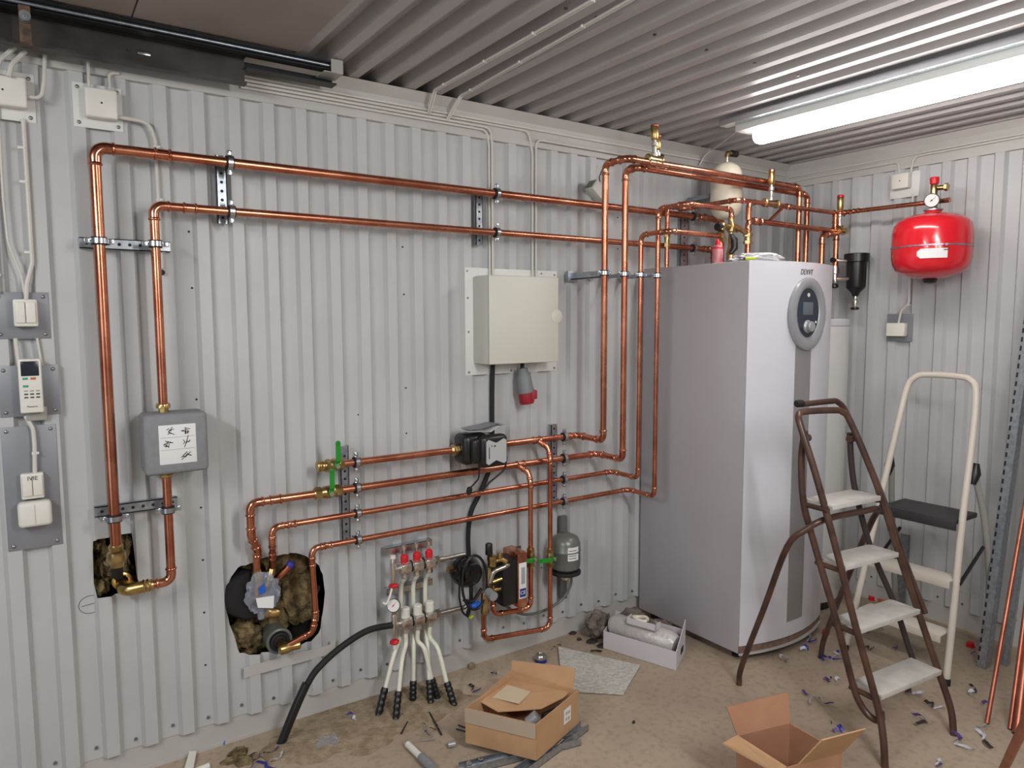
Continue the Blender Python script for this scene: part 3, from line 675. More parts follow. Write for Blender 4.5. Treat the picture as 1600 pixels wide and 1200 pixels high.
# red expansion vessel
tk = V(3.615, -.948, 0)
rv = thing('expansion_vessel', 'round red expansion vessel with steel strap and white sticker on the right wall', 'expansion vessel', (3.62, -.95, 1.74))
MB().lathe(tk+V(0, 0, 1.742), (0, 0, 1), [(.02, .006), (.07, .012), (.12, .028), (.152, .050), (.165, .078), (.170, .105), (.172, .150), (.172, .225), (.166, .262), (.150, .285), (.11, .305), (.06, .317), (.036, .322), (.032, .330)], 56).build('vessel', 'red', rv)
MB().lathe(tk+V(0, 0, 1.895), (0, 0, 1), [(.1725, 0), (.1745, .001), (.1745, .007), (.1725, .008)], 56, cap=False).cyl(tk+V(-.125, -.118, 1.897), tk+V(-.14, -.132, 1.897), .006, 10).build('strap', 'galv', rv)
MB().lathe(tk+V(0, 0, 1.728), (0, 0, 1), [(.012, 0), (.026, .005), (.030, .014), (.034, .020)], 20).build('valve_cap', 'blackpl', rv)
MB().lathe(tk+V(0, 0, 2.071), (0, 0, 1), [(.034, 0), (.042, .003), (.042, .009), (.03, .012)], 24).build('flange', 'galv', rv)
MB().lathe(tk+V(0, 0, 2.082), (0, 0, 1), [(.018, 0), (.018, .02), (.012, .022), (.013, .05), (.016, .06), (.016, .11), (.013, .115)], 18).build('valve_stem', 'brass', rv)
MB().tube([tk+V(0, 0, 2.18), tk+V(.02, -.03, 2.18), tk+V(.02, -.045, 2.18)], .012, 12).hexa(tk+V(.02, -.04, 2.18), tk+V(.02, -.052, 2.18), .019).build('relief_outlet', 'brass', rv)
MB().lathe(tk+V(0, 0, 2.196), (0, 0, 1), [(.015, 0), (.019, .004), (.021, .030), (.019, .034), (.001, .035)], 12).build('red_cap', 'redpl', rv)
vs = []
for k in range(9):
    a = math.radians(180+6+k*5.2)
    for z in (1.838, 1.882): vs.append(tk+V(.1725*math.cos(a), .1725*math.sin(a), z+(.0 if k else (.012 if z < 1.85 else -.012))))
MB().add(vs, [(2*k, 2*k+2, 2*k+3, 2*k+1) for k in range(8)]).build('sticker', 'paper', rv)
vs = []
for k in range(3):
    a = math.radians(180+6+36+k*4)
    for z in (1.872, 1.876): vs.append(tk+V(.1731*math.cos(a), .1731*math.sin(a), z))
MB().add(vs, [(0, 2, 3, 1), (2, 4, 5, 3)]).build('sticker_print', 'ink', rv)
MB().box((3.785, -.99, 1.86), (3.80, -.91, 1.94)).build('wall_bracket', 'galv', rv)
def gauge(label, c, ax, r, depth=.02, needle=.7, name='pressure_gauge', face='paper', red=False):
    c = Vector(c); ax = Vector(ax).normalized(); t = thing(name, label, 'gauge', c)
    MB().lathe(c, ax, [(r*.95, 0), (r*1.05, depth*.2), (r*1.05, depth), (r*.93, depth*1.02)], 32).build('case', 'blackpl', t)
    dl = MB().lathe(c, ax, [(r*.94, depth), (r*.94, depth*1.04), (.0001, depth*1.04)], 32).build('dial', face, t)
    up = Vector((0, 0, 1)); up = (up-ax*up.dot(ax)).normalized(); sd = up.cross(ax)
    o = c+ax*(depth*1.08)
    d = sd*math.cos(needle)+up*math.sin(needle); q = ax.cross(d)
    MB().prism([o-d*r*.3+q*r*.05, o-d*r*.3-q*r*.05, o+d*r*.75-q*r*.015, o+d*r*.75+q*r*.015], ax*.0006).cyl(o, o+ax*.0008, r*.12, 12).build('needle', 'redpl' if red else 'ink', dl)
    mb = MB()
    for k in range(11):
        a = math.radians(225-27*k); dd = sd*math.cos(a)+up*math.sin(a); qq = ax.cross(dd)
        mb.prism([o+dd*r*.78-qq*r*.015, o+dd*r*.78+qq*r*.015, o+dd*r*.88+qq*r*.015, o+dd*r*.88-qq*r*.015], ax*.0003)
    mb.build('scale_marks', 'ink', dl)
    return t
gauge('round white pressure gauge with black rim above the red expansion vessel', tk+V(-.035, -.010, 2.118), CAM-(tk+V(-.03, 0, 2.118))+V(0, .4, 0), .031, .022, needle=.75)

# things lying on the boiler top
bt = thing('spray_bottle', 'small red and white bottle standing on the left edge of the boiler top', 'bottle', (2.645, -.47, BZ))
MB().lathe((2.645, -.47, BZ+.001), (0, 0, 1), [(.024, 0), (.025, .004), (.025, .068), (.022, .078), (.012, .084)], 24).build('bottle', mat('pink_label', (206,150,156), .35, rgb2=(170,60,72), nscale=18), bt)
MB().lathe((2.645, -.47, BZ+.085), (0, 0, 1), [(.012, 0), (.012, .012), (.007, .020), (.004, .028)], 16).build('nozzle', 'redpl', bt)
MB().lathe((2.645, -.47, BZ+.066), (0, 0, 1), [(.0256, 0), (.0256, .004), (.0235, .008)], 24, cap=False).build('band', 'redpl', bt)
def crumple(name, label, c, s, m, seed, cat):
    o = MB().add(*noisy_blob(c, s, seed, .55, 3, 2.6), smooth=False).build(name, m); return tag(o, label, cat)
crumple('plastic_bag', 'crumpled white plastic bag lying on the boiler top behind the front edge', (2.78, -.60, BZ+.024), (.13, .06, .022), 'filmw', 2.2, 'bag')
crumple('plastic_bag', 'small scrap of crumpled clear plastic beside the bottle on the boiler top', (2.675, -.56, BZ+.010), (.05, .03, .010), 'filmw', 5.1, 'bag')
pn = thing('marker_pen', 'yellow-green marker pen lying at the front left edge of the boiler top', 'pen', (2.64, -.66, BZ))
MB().tube([(2.61, -.648, BZ+.009), (2.655, -.668, BZ+.009)], .007, 12).build('barrel', 'lime', pn)
MB().tube([(2.61, -.648, BZ+.009), (2.585+.02, -.646, BZ+.009)], .005, 10).build('tip', 'darkw', pn)

# ================================================================ lower wall: pump, valves, exchanger
ball_valve('green-levered brass valve with open threaded end, lever up, topmost wall run', (.90, yw, Z1), (.972, yw, Z1), R28, (0, 0, 1), (0, -1, 0), ll=.09)
MB_ = MB().lathe((.870, yw, Z1), (1, 0, 0), [(.019, 0), (.021, .003), (.019, .008), (.021, .012), (.019, .016), (.021, .020), (.019, .03)], 24)
o = MB_.build('threaded_end', 'brassb'); tag(o, 'open threaded brass nipple at the very left end of the valve pair', 'fitting')
ball_valve('green-levered brass valve in the second wall run, lever up, just below the first', (.855, yw, Z2), (.965, yw, Z2), R28, (0, 0, 1), (0, -1, 0), ll=.088)
cp = thing('circulation_pump', 'black circulation pump with grey butterfly-shaped faceplate on the top wall run', 'pump', (1.56, -.1, .95))
MB().box((1.475, -.155, .955), (1.60, -.05, 1.085), .025, 3).build('pump_housing', 'blackpl', cp)
MB().box((1.530, -.205, .945), (1.662, -.15, 1.082), .02, 3).box((1.50, -.185, .965), (1.56, -.15, 1.07), .015, 3).build('motor_head', 'blackpl', cp)
fy = -.2065
MB().prism([(1.548, fy, .968), (1.560, fy, .960), (1.597, fy, .977), (1.636, fy, .960), (1.648, fy, .968), (1.648, fy, 1.058), (1.636, fy, 1.066), (1.597, fy, 1.050), (1.560, fy, 1.066), (1.548, fy, 1.058)], (0, -.002, 0)).build('faceplate', mat('pump_plate', (176,178,178), .4), cp)
MB().prism([(1.560, fy-.0021, .985), (1.564, fy-.0021, .985), (1.564, fy-.0021, 1.035), (1.560, fy-.0021, 1.035)], (0, -.0004, 0)).box((1.572, fy-.0025, 1.036), (1.577, fy-.002, 1.041)).box((1.586, fy-.0025, 1.034), (1.594, fy-.002, 1.041)).build('faceplate_print', 'ink', cp)
MB().lathe((1.440, yw, Z1), (1, 0, 0), [(.017, 0), (.019, .010), (.026, .012), (.026, .032), (.022, .036)], 8).build('union_nut', 'brass', cp)
MB().lathe((1.60, yw, Z1), (1, 0, 0), [(.022, 0), (.024, .005), (.018, .035)], 10).build('union_nut', 'brass', cp)
MB().tube(fillet([(1.535, -.17, .96), (1.535, -.17, .90), (1.50, -.16, .865)], .03)[0], .0035, 8).lathe((1.498, -.16, .868), (-.35, 0, -1), [(.006, 0), (.012, .006), (.012, .022), (.005, .035)], 12).build('sensor_lead', 'blackpl', cp)
MB().tube(fillet([(1.645, -.18, 1.02), (1.675, -.17, .98), (1.672, -.16, .92), (1.60, -.14, .865), (1.575, -.13, .83)], .04)[0], .0045, 8).build('power_lead', 'blackpl', cp)
lf = thing('manual_leaflet', 'folded grey instruction leaflet lying on top of the black circulation pump', 'leaflet', (1.56, -.12, 1.09))
def sheetz(pts, w, m, name, parent, th=.0008):
    mb = MB()
    for a, b in zip(pts, pts[1:]):
        mb.prism([Vector(a)-Vector(w), Vector(a)+Vector(w), Vector(b)+Vector(w), Vector(b)-Vector(w)], (0, 0, th))
    return mb.build(name, m, parent)
sheetz([(1.49, -.12, 1.100), (1.56, -.12, 1.096), (1.60, -.12, 1.090), (1.64, -.12, 1.112), (1.675, -.12, 1.108)], (0, .045, 0), 'paper', 'bottom_leaf', lf)
sheetz([(1.50, -.12, 1.106), (1.58, -.12, 1.112), (1.63, -.12, 1.120), (1.68, -.12, 1.112)], (0, .042, 0), 'plate', 'top_leaf', lf)

ball_valve('green-levered brass valve on the left vertical drop, lever pointing left', (1.815, -.15, .545), (1.815, -.15, .455), R22, (-1, 0, .12), (0, -1, 0), ll=.09, lw=.009)
ball_valve('green-levered brass valve on the right vertical drop beside the grey vessel', (1.925, -.15, .525), (1.925, -.15, .435), R22, (-1, 0, .12), (0, -1, 0), ll=.09, lw=.009)

hx = thing('heat_exchanger', 'black plate heat exchanger with copper edges and white label', 'heat exchanger', (1.68, -.1, .33))
MB().box((1.640, -.190, .325), (1.716, -.085, .525), .004).build('plate_pack', 'blackpl', hx)
MB().box((1.712, -.197, .305), (1.765, -.078, .550), .006).build('copper_end_plate', 'copperd', hx)
lab_ = MB().box((1.718, -.1985, .345), (1.758, -.197, .505), .0005).build('white_label', 'paper', hx)
MB().box((1.722, -.1995, .352), (1.754, -.1987, .390)).build('blue_logo_square', 'inkb', lab_)
text('CE', .022, frame((1.738, -.1998, .371), (1, 0, 0), (0, 0, 1)), 'paper', lab_)
mb = MB()
for k in range(6): mb.box((1.730+.0035*k, -.1992, .41), (1.7312+.0035*k, -.1986, .485))
mb.build('label_print', 'ink', lab_)
MB().box((1.765, -.10, .505), (1.798, -.094, .545)).build('bracket_lug', 'zinc', hx)
MB().box((1.765, -.10, .395), (1.798, -.094, .425)).box((1.765,-.10,.39),(1.769,-.021,.43)).build('bracket_lug', 'zinc', hx)
MB().tube(fillet([(1.72, -.15, .505), (1.66, -.19, .505), (1.60, -.175, .488), (1.585, -.17, .44)], .03)[0], .010, 12).build('silver_pipe', 'stainless', hx)
bv = thing('mixing_valve', 'brass mixing valve and fittings stack left of the plate heat exchanger', 'valve', (1.60, -.16, .32))
MB().lathe((1.60, -.165, .508), (0, 0, 1), [(.016, 0), (.020, .006), (.018, .02), (.022, .028), (.022, .045), (.015, .05)], 12).tube([(1.60, -.165, .53), (1.64, -.18, .535), (1.66, -.185, .52)], .011, 10).cyl((1.625, -.19, .545), (1.625, -.19, .57), .010, 10).build('upper_body', 'brassb', bv)
MB().lathe((1.588, -.16, .56), (0, 0, 1), [(.014, 0), (.016, .004), (.0155, .045), (.012, .05)], 20).build('black_cap', 'blackpl', bv)
MB().tube([(1.585, -.165, .50), (1.580, -.165, .43), (1.575, -.165, .36)], .009, 12).lathe((1.565, -.16, .30), (0, 0, 1), [(.014, 0), (.019, .006), (.019, .02), (.016, .03), (.018, .06), (.018, .09), (.015, .10)], 14).build('lower_body', 'brass', bv)
MB().cyl((1.57, -.18, .405), (1.57, -.225, .400), .020, 20).build('grey_knob', 'silver', bv)
MB().tube([(1.612, -.15, .36), (1.612, -.15, .40), (1.612, -.15, .42)], .014, 12).tube([(1.612, -.16, .40), (1.66, -.17, .40), (1.72, -.16, .40)], .010, 12).hexa((1.68, -.165, .40), (1.70, -.165, .40), .017).tube([(1.60, -.17, .44), (1.64, -.18, .45)], .009, 10).build('elbow_joint', 'brassb', bv)
MB().lathe((1.545, -.15, .345), (-1, 0, .05), [(.014, 0), (.019, .005), (.017, .02), (.020, .03), (.012, .045)], 16).build('blue_cap', 'bluepl', bv)
# black round pump with looped leads
rp = thing('circulation_pump', 'round black circulation pump with looped leads beside the heating manifold', 'pump', (1.50, -.15, .5))
MB().lathe((1.505, -.065, .485), (.05, -1, .02), [(.050, 0), (.064, .01), (.066, .055), (.056, .075), (.048, .09), (.010, .094)], 28).box((1.46, -.175, .46), (1.535, -.13, .535), .012).build('motor', 'blackgl', rp)
MB().tube(fillet([(1.448, -.15, .50), (1.445, -.15, .40), (1.46, -.15, .33), (1.495, -.15, .30)], .05)[0], .0045, 8).build('lead', 'blackpl', rp)
mb = MB(); pts = []
for k in range(40):
    a = 2*PI*k/39; pts.append(V(1.513+.062*math.cos(a), -.165+.006*math.sin(a), .455+.115*math.sin(a)))
mb.tube(pts, .006, 8)
mb.tube(fillet([(1.46, -.16, .39), (1.50, -.165, .37), (1.55, -.16, .42)], .03)[0], .007, 8).build('coiled_lead', 'blackpl', rp)
MB().tube(fillet([(1.515, -.13, .46), (1.515, -.13, .36), (1.495, -.13, .30)], .03)[0], .009, 8).build('thick_lead', 'blackpl', rp)
MB().hexa((1.420, -.10, .507), (1.445, -.10, .511), .016).build('union_nut', 'brass', rp)
MB().tube([(1.49, -.15, .306), (1.50, -.152, .298), (1.51, -.15, .306)], .006, 8).build('cable_tie', 'lime', rp)

# grey expansion vessel with hose
gv = thing('expansion_vessel', 'small grey expansion vessel with white label on the wall above its hose', 'expansion vessel', (2.03, -.13, .38))
gc = V(2.035, -.125, 0)
MB().lathe(gc+V(0, 0, .385), (0, 0, 1), [(.02, 0), (.05, .008), (.067, .022), (.070, .04), (.070, .10), (.0715, .102), (.0715, .106), (.070, .108), (.069, .14), (.058, .165), (.035, .178), (.012, .182)], 36).build('vessel', 'greytank', gv)
MB().lathe(gc+V(0, 0, .372), (0, 0, 1), [(.045, 0), (.072, .006), (.073, .016), (.068, .020)], 30).build('rubber_ring', 'rubber', gv)
MB().box((2.075, -.045, .21), (2.110, -.0205, .62), .001).build('mounting_strip', 'greytank', gv)
vs = []
for k in range(7):
    a = math.radians(-120+k*8); vs += [gc+V(.0705*math.cos(a), .0705*math.sin(a), .455), gc+V(.0705*math.cos(a), .0705*math.sin(a), .518)]
MB().add(vs, [(2*k, 2*k+2, 2*k+3, 2*k+1) for k in range(6)]).build('label_sticker', 'paper', gv)
mb = MB()
for j in range(4):
    vs = []
    for k in range(5):
        a = math.radians(-116+k*8); vs += [gc+V(.0708*math.cos(a), .0708*math.sin(a), .465+.012*j), gc+V(.0708*math.cos(a), .0708*math.sin(a), .468+.012*j)]
    mb.add(vs, [(2*k, 2*k+2, 2*k+3, 2*k+1) for k in range(4)])
mb.build('label_print', 'ink', gv)
MB().lathe(gc+V(0, 0, .345), (0, 0, 1), [(.016, 0), (.020, .006), (.020, .016), (.040, .022), (.040, .028)], 16).build('hose_nut', 'chrome', gv)
o = MB().tube(sm([PY(878, 893, -.125)+V(0,0,0), PY(893, 905, -.12), PY(882, 932, -.10), PY(855, 952, -.09), PY(820, 960, -.085), PY(790, 947, -.09), PY(776, 930, -.10)]), .0065, 10).build('braided_hose', 'greytank'); tag(o, 'grey braided hose sagging from the small grey vessel to the heat exchanger', 'hose')
# ================================================================ wall devices
YP = -.0205
def plate(root, x0, x1, z0, z1, m='plate', screws=True, y=YP):
    bpl = MB().box((x0, y-.002, z0), (x1, y, z1), .0006).build('back_plate', m, root)
    if screws:
        for x in (x0+.014, x1-.014):
            for z in (z0+.014, z1-.014): MB().lathe((x, y-.002, z), (0, -1, 0), [(.0058, 0), (.0055, .002), (.003, .0042), (.0002, .0045)], 12).build('screw', 'screw', bpl)
# junction boxes
def jbox(label, x0, x1, z0, z1, px0, px1, pz0, pz1, pm='platew'):
    t = thing('junction_box', label, 'junction box', ((x0+x1)/2, YP, z0))
    plate(t, px0, px1, pz0, pz1, pm)
    MB().box((x0, YP-.042, z0), (x1, YP-.002, z1), .007, 3).build('box_lid', 'white', t)
    c = V((x0+x1)/2, YP-.042, (z0+z1)/2); MB().cyl(c, c+V(0, -.0006, 0), .003, 10).build('lid_screw', 'ink', t)
    return t
jbox('large cream junction box on a white plate in the top left corner', -.075, .043, 2.190, 2.278, -.09, .063, 2.158, 2.30)
jbox('square cream junction box with a dark centre screw right of the top left corner', .190, .280, 2.192, 2.282, .160, .296, 2.165, 2.30)
sw = thing('light_switch', 'cream double rocker switch on a grey plate, upper left edge', 'switch', (0, YP, 1.54))
plate(sw, -.075, .066, 1.508, 1.650)
MB().box((-.026, YP-.040, 1.545), (.036, YP-.002, 1.628), .006).build('switch_body', 'white', sw)
for x in (-.021, .0055): MB().box((x, YP-.046, 1.556), (x+.0245, YP-.038, 1.620), .003).build('rocker', 'white', sw)
rc = thing('wall_bracket_plate', 'grey metal plate with four screws carrying the remote control', 'plate', (0, YP, 1.27))
plate(rc, -.075, .080, 1.270, 1.427); MB().box((-.012, -.040, 1.255), (.045, YP-.002, 1.30), .006).build('holder', 'rear', rc)
rm = thing('remote_control', 'white remote control with dark display held on a grey plate', 'remote control', (0, -.05, 1.28))
RX0, RX1, RZ0, RZ1, RY = -.024, .036, 1.283, 1.448, -.066
MB().box((RX0, RY, RZ0), (RX1, -.041, RZ1), .005, 3).build('body', 'white', rm)
MB().box((RX0+.007, RY-.0008, RZ1-.052), (RX1-.007, RY+.002, RZ1-.007), .001).build('display', 'dark', rm)
for x, z, m in ((-.014, 1.385, 'chip'), (.006, 1.385, 'orange'), (-.014, 1.362, 'chip')): MB().box((x, RY-.0015, z), (x+.014, RY+.001, z+.007), .001).build('button', m, rm)
for j in range(3):
    for i in range(3): MB().box((-.012+.015*i, RY-.0012, 1.349-.010*j), (-.002+.015*i, RY+.001, 1.353-.010*j), .0006).build('button', 'ink' if j else 'rear', rm)
text('Panasonic', .007, frame((.007, RY-.0004, 1.303), (1, 0, 0), (0, 0, 1)), 'ink', rm)
bp = thing('switch_and_socket', 'double rocker switch above a cream socket pair on a tall grey plate', 'switch', (0, YP, .85))
plate(bp, -.078, .064, .853, 1.240)
MB().box((-.036, YP-.030, 1.015), (.024, YP-.002, 1.095), .005).build('switch_body', 'white', bp)
for x in (-.032, -.005): MB().box((x, YP-.036, 1.025), (x+.025, YP-.028, 1.088), .003).build('rocker', 'white', bp)
MB().box((-.048, YP-.048, .930), (.040, YP-.002, 1.008), .012, 3).build('socket_cover', 'white', bp)
MB().box((-.0045, YP-.0488, .940), (-.0035, YP-.046, 1.0)).build('seam', 'rear', bp)
text('IVIE', .017, frame((-.005, YP-.0365, 1.080), (1, 0, 0), (0, 0, 1)), 'ink', bp)
# outlet and junction box on the right wall
def rbox(name, label, cat, y0, y1, z0, z1, py0, py1, pz0, pz1, lid):
    t = thing(name, label, cat, (XR-.02, (y0+y1)/2, z0)); X = XR-.0205
    MB().box((X-.002, py0, pz0), (X, py1, pz1), .0006).build('back_plate', 'platew' if not lid else 'plate', t)
    MB().box((X-.040, y0, z0), (X-.002, y1, z1), .006).build('box_lid', 'white', t); return t
t = rbox('junction_box', 'square white junction box under the beam above the red vessel', 'junction box', -.75, -.665, 2.228, 2.305, -.79, -.64, 2.185, 2.312, False)
MB().cyl((XR-.0605, -.7075, 2.267), (XR-.0612, -.7075, 2.267), .003, 10).build('lid_screw', 'ink', t)
t = rbox('wall_socket', 'small cream wall socket on a grey plate, below left of the red vessel', 'socket', -.765, -.670, 1.468, 1.538, -.790, -.655, 1.440, 1.585, True)
MB().box((XR-.064, -.760, 1.470), (XR-.060, -.675, 1.474)).build('cover_hinge', 'cream', t)

# electric cabinet
ec = thing('electric_cabinet', 'square beige electric cabinet on a white screwed back plate, middle of the wall', 'electric cabinet', (1.83, YP, 1.32))
MB().box((1.562, YP-.002, 1.322), (2.060, YP, 1.785), .0006).build('back_plate', 'platew', ec)
for x, z in ((1.574, 1.77), (1.575, 1.655), (1.578, 1.51), (1.578, 1.335), (1.70, 1.772), (1.97, 1.772), (2.045, 1.768), (1.88,1.333),(1.80,1.333), (2.045, 1.335)):
    MB().lathe((x, YP-.002, z), (0, -1, 0), [(.005, 0), (.0045, .002), (.0002, .003)], 10).build('screw', 'screw', ec)
MB().box((1.602, -.145, 1.372), (1.968, YP-.002, 1.748), .008).build('cabinet_body', 'cab', ec)
MB().box((1.602, -.152, 1.374), (1.968, -.1455, 1.746), .002).build('door', 'cab', ec)
MB().lathe((1.960, -.150, 1.575), (0, -1, 0), [(.030, 0), (.030, .003), (.026, .005), (.0002, .005)], 28).build('round_latch', 'cab', ec)
# plug
pg = thing('power_plug', 'grey and red industrial power plug hanging under the beige cabinet', 'plug', (1.83, -.07, 1.18))
pa, pb = V(1.828, -.070, 1.345), V(1.845, -.085, 1.180); ax = (pb-pa).normalized()
MB().lathe(pa, ax, [(.022, 0), (.024, .004), (.027, .025), (.034, .04), (.036, .085), (.039, .10), (.038, .112)], 20).build('grey_body', mat('plug_grey', (118,122,124), .5), pg)
MB().lathe(pa+ax*.10, ax, [(.030, 0), (.034, .004), (.035, .05), (.030, .062), (.001, .062)], 12).build('red_cap', mat('plug_red', (150,30,44), .4), pg)
MB().box(pa+ax*.11+V(.010, -.035, -.03), pa+ax*.11+V(.042, -.010, .012), .006).build('hinge_flap', mat('plug_red2', (150,50,60), .4), pg)
MB().tube(sm([(1.835, -.06, 1.375), (1.832, -.065, 1.36), (1.828, -.07, 1.335)], 5), .009, 10).build('plug_lead', 'blackpl', pg)

# grey foam-cased valve with unions
fb = thing('insulated_valve_box', 'square grey foam box with white pictogram sheet on the vertical pipe, left', 'valve', (.39, -.1, 1.06))
MB().box((.293, -.160, 1.064), (.485, -.045, 1.262), .014, 3).build('foam_case', 'greyv', fb)
MB().box((.336, -.1612, 1.098), (.447, -.160, 1.226), .0002).build('pictogram_sheet', 'paper', fb)
mb = MB(); random.seed(4)
for cx, cz in ((.368, 1.205), (.415, 1.205), (.362, 1.163), (.418, 1.170), (.415, 1.125)):
    for k in range(7):
        a = random.uniform(0, PI); l = random.uniform(.004, .013); o = V(cx+random.uniform(-.008, .008), -.1613, cz+random.uniform(-.009, .009)); d = V(math.cos(a), 0, math.sin(a)); q = V(-d.z, 0, d.x)*.0011
        mb.prism([o-d*l+q, o-d*l-q, o+d*l-q, o+d*l+q], (0, -.0003, 0))
for z in (1.185, 1.145): mb.prism([(.34, -.1613, z), (.443, -.1613, z), (.443, -.1613, z+.0006), (.34, -.1613, z+.0006)], (0, -.0003, 0))
mb.build('pictograms', 'ink', fb)
for z, n in ((1.262, 1), (1.045, 0)):
    MB().lathe((.362, yw, z), (0, 0, 1), [(.019, 0), (.021, .003), (.021, .010), (.017, .012), (.017, .022)] if not n else [(.016, 0), (.016, .012), (.022, .014), (.022, .026), (.019, .030)], 8).build('brass_nut', 'brassb', fb)
# brass ends in the small opening
t = thing('brass_fitting', 'large brass compression fitting under the thick pipe inside the small wall opening', 'fitting', (.205, yw, .74))
MB().lathe((.205, yw+.005, .845), (0, 0, -1), [(.019, 0), (.023, .006), (.021, .02), (.028, .026), (.030, .05), (.024, .06), (.020, .075)], 12).tube([(.205, -.09, .79), (.195, -.06, .775), (.185, -.02, .77)], .018, 12).build('body', 'brass', t)
MB().tube(sm([(.205, -.085, .775), (.21, -.04, .73), (.215, .03, .68)]), .017, 12).build('black_pipe', 'rubber', t)
t = thing('brass_fitting', 'brass elbow fitting at the foot of the small wall opening', 'fitting', (.24, -.08, .67))
MB().tube(fillet([(.222, .02, .695), (.222, -.085, .682), (.29, yw, .690)], .03)[0], .020, 16).lathe((.275, yw, .690), (1, 0, 0), [(.020, 0), (.023, .004), (.019, .010), (.023, .016), (.019, .022), (.019, .03)], 18).torus((.222, -.03, .70), (0, 1, 0), .024, .007).build('body', 'brassb', t)
# inside the large opening
bt = thing('buried_pipe_end', 'large black rubber pipe end with bagged brass fittings in the large opening', 'pipe', (.66, 0, .55))
MB().tube([(.60, .10, .54), (.625, .02, .55), (.64, -.02, .555)], [.085, .088, .085], 28).build('rubber_end_cap', 'rubber', bt)
MB().tube(sm([(.655, -.03, .645), (.66, -.035, .60), (.655, -.01, .54)]), .018, 12).tube(sm([(.715, -.02, .64), (.70, -.03, .60), (.68, .0, .55)]), .015, 12).build('brass_joint', 'brass', bt)
MB().lathe((.675, -.055, .488), (1, 0, -.25), [(.015, 0), (.020, .005), (.017, .02), (.020, .035), (.017, .05)], 12).build('loose_brass_fitting', 'brassb', bt)
bag = MB().add(*noisy_blob((.670, -.05, .56), (.058, .035, .075), 3.3, .35, 4, 2.4), smooth=True).build('plastic_bag', 'film'); tag(bag, 'clear plastic bag over the fittings in the large wall opening', 'bag')
o = MB().prism([(.635, -.092, .565), (.70, -.092, .560), (.695, -.096, .515), (.64, -.096, .53)], (0, -.001, 0)).build('paper_label', 'paper'); tag(o, 'white paper label in front of the bagged fittings in the large opening', 'label')
o = MB().prism([(.645, -.090, .600), (.668, -.090, .612), (.672, -.090, .58), (.65, -.091, .574)], (0, -.001, 0)).build('blue_label', 'bluepl'); tag(o, 'small blue tag above the white label on the bagged fittings', 'label')
t = thing('copper_pipe_stub', 'short dark copper pipe with blue taped end slanting in the large opening', 'pipe', (.76, -.02, .62))
MB().tube([(.72, .0, .575), (.765, -.03, .625), (.78, -.035, .645)], .014, 14).build('stub', 'copper', t)
MB().tube([(.775, -.035, .638), (.785, -.037, .652)], .0155, 14).build('tape', 'bluew', t)
t = thing('wall_conduit_end', 'grey rubber-ringed pipe end with brass joint at the foot of the large opening', 'pipe', (.73, 0, .34))
MB().lathe((.735, .09, .345), (.02, -1, 0), [(.045, 0), (.048, .09), (.040, .095), (.040, .06)], 28, cap=False).torus((.737, -.005, .345), (0, 1, 0), .043, .007).build('grey_pipe', 'greytank', t)
MB().torus((.737, -.015, .345), (0, 1, 0), .030, .007).lathe((.737, .03, .345), (0, -1, 0), [(.028, 0), (.028, .045), (.012, .05)], 20).build('rubber_ring', 'rubber', t)
MB().lathe((.715, -.072, .340), (1, -.05, .04), [(.013, 0), (.020, .006), (.020, .035), (.016, .045), (.017, .075), (.013, .08)], 12).tube([(.737, -.02, .345), (.737, -.05, .343), (.742, -.070, .342)], .016, 12).build('brass_joint', 'brassb', t)
# patch strip under the opening and scribbles
struct(MB().box((.60, -.0225, .245), (.95, -.0205, .285)).box((.93,-.0225,.285),(.95,-.0205,.30)).build('trim_6', 'trimw'))
mb = MB(); pts = [V(.13+.033*math.cos(a), -.0012, .63+.030*math.sin(a)) for a in [2*PI*k/24 for k in range(23)]]
mb.tube(pts, .0007, 5); mb.tube([(.105, -.0012, .628), (.15, -.0012, .633)], .0007, 5)
o = mb.build('pencil_mark', 'ink'); tag(o, 'round pencil mark on the wall beside the small opening', 'mark')

# ================================================================ heating manifold
hm = thing('heating_manifold', 'nickel underfloor heating manifold with two bars, red and white caps', 'manifold', (1.27, -.08, .3))
xm = (1.222, 1.278, 1.334); zt, zb, ym = .560, .330, -.095
for z in (zt, zb):
    for i, x in enumerate(xm):
        MB().lathe((x-.028, ym, z), (1, 0, 0), [(.017, 0), (.023, .003), (.0245, .008), (.0245, .046), (.023, .051), (.017, .054)], 22).lathe((x, ym, z-.018), (0, 0, -1), [(.014, 0), (.014, .008), (.016, .010), (.016, .024), (.012, .028)], 8).box((x-.024, ym-.027, z-.019), (x+.022, ym-.010, z+.019), .006).build('bar_segment', 'chrome', hm)
    for x in xm[1:]: MB().lathe((x-.031, ym, z), (1, 0, 0), [(.024, 0), (.024, .006)], 22).build('rubber_seal', 'rubber', hm)
for i, x in enumerate(xm):
    MB().lathe((x, ym, zt+.018), (0, 0, 1), [(.012, 0), (.015, .004), (.016, .024), (.013, .034), (.007, .038), (.0035, .040)], 14).build('red_flow_cap', 'redpl', hm)
    MB().lathe((x, ym, zt+.055), (0, 0, 1), [(.0035, 0), (.0035, .018), (.009, .020), (.009, .034), (.004, .038)], 12).build('sight_glass', 'chrome', hm)
    MB().lathe((x, ym, zb+.018), (0, 0, 1), [(.015, 0), (.019, .004), (.0185, .040), (.015, .044), (.001, .044)], 12).build('white_cap', 'white', hm)
MB().tube([(1.362, ym, zt), (1.40, ym, zt)], .012, 12).hexa((1.364, ym, zt), (1.378, ym, zt), .019).tube([(1.39, ym, zt), (1.425, -.10, .51+.0)] if False else [(1.39, ym, zt), (1.50, ym-.005, zt+.002)], .010, 12).build('flow_pipe', 'stainless', hm)
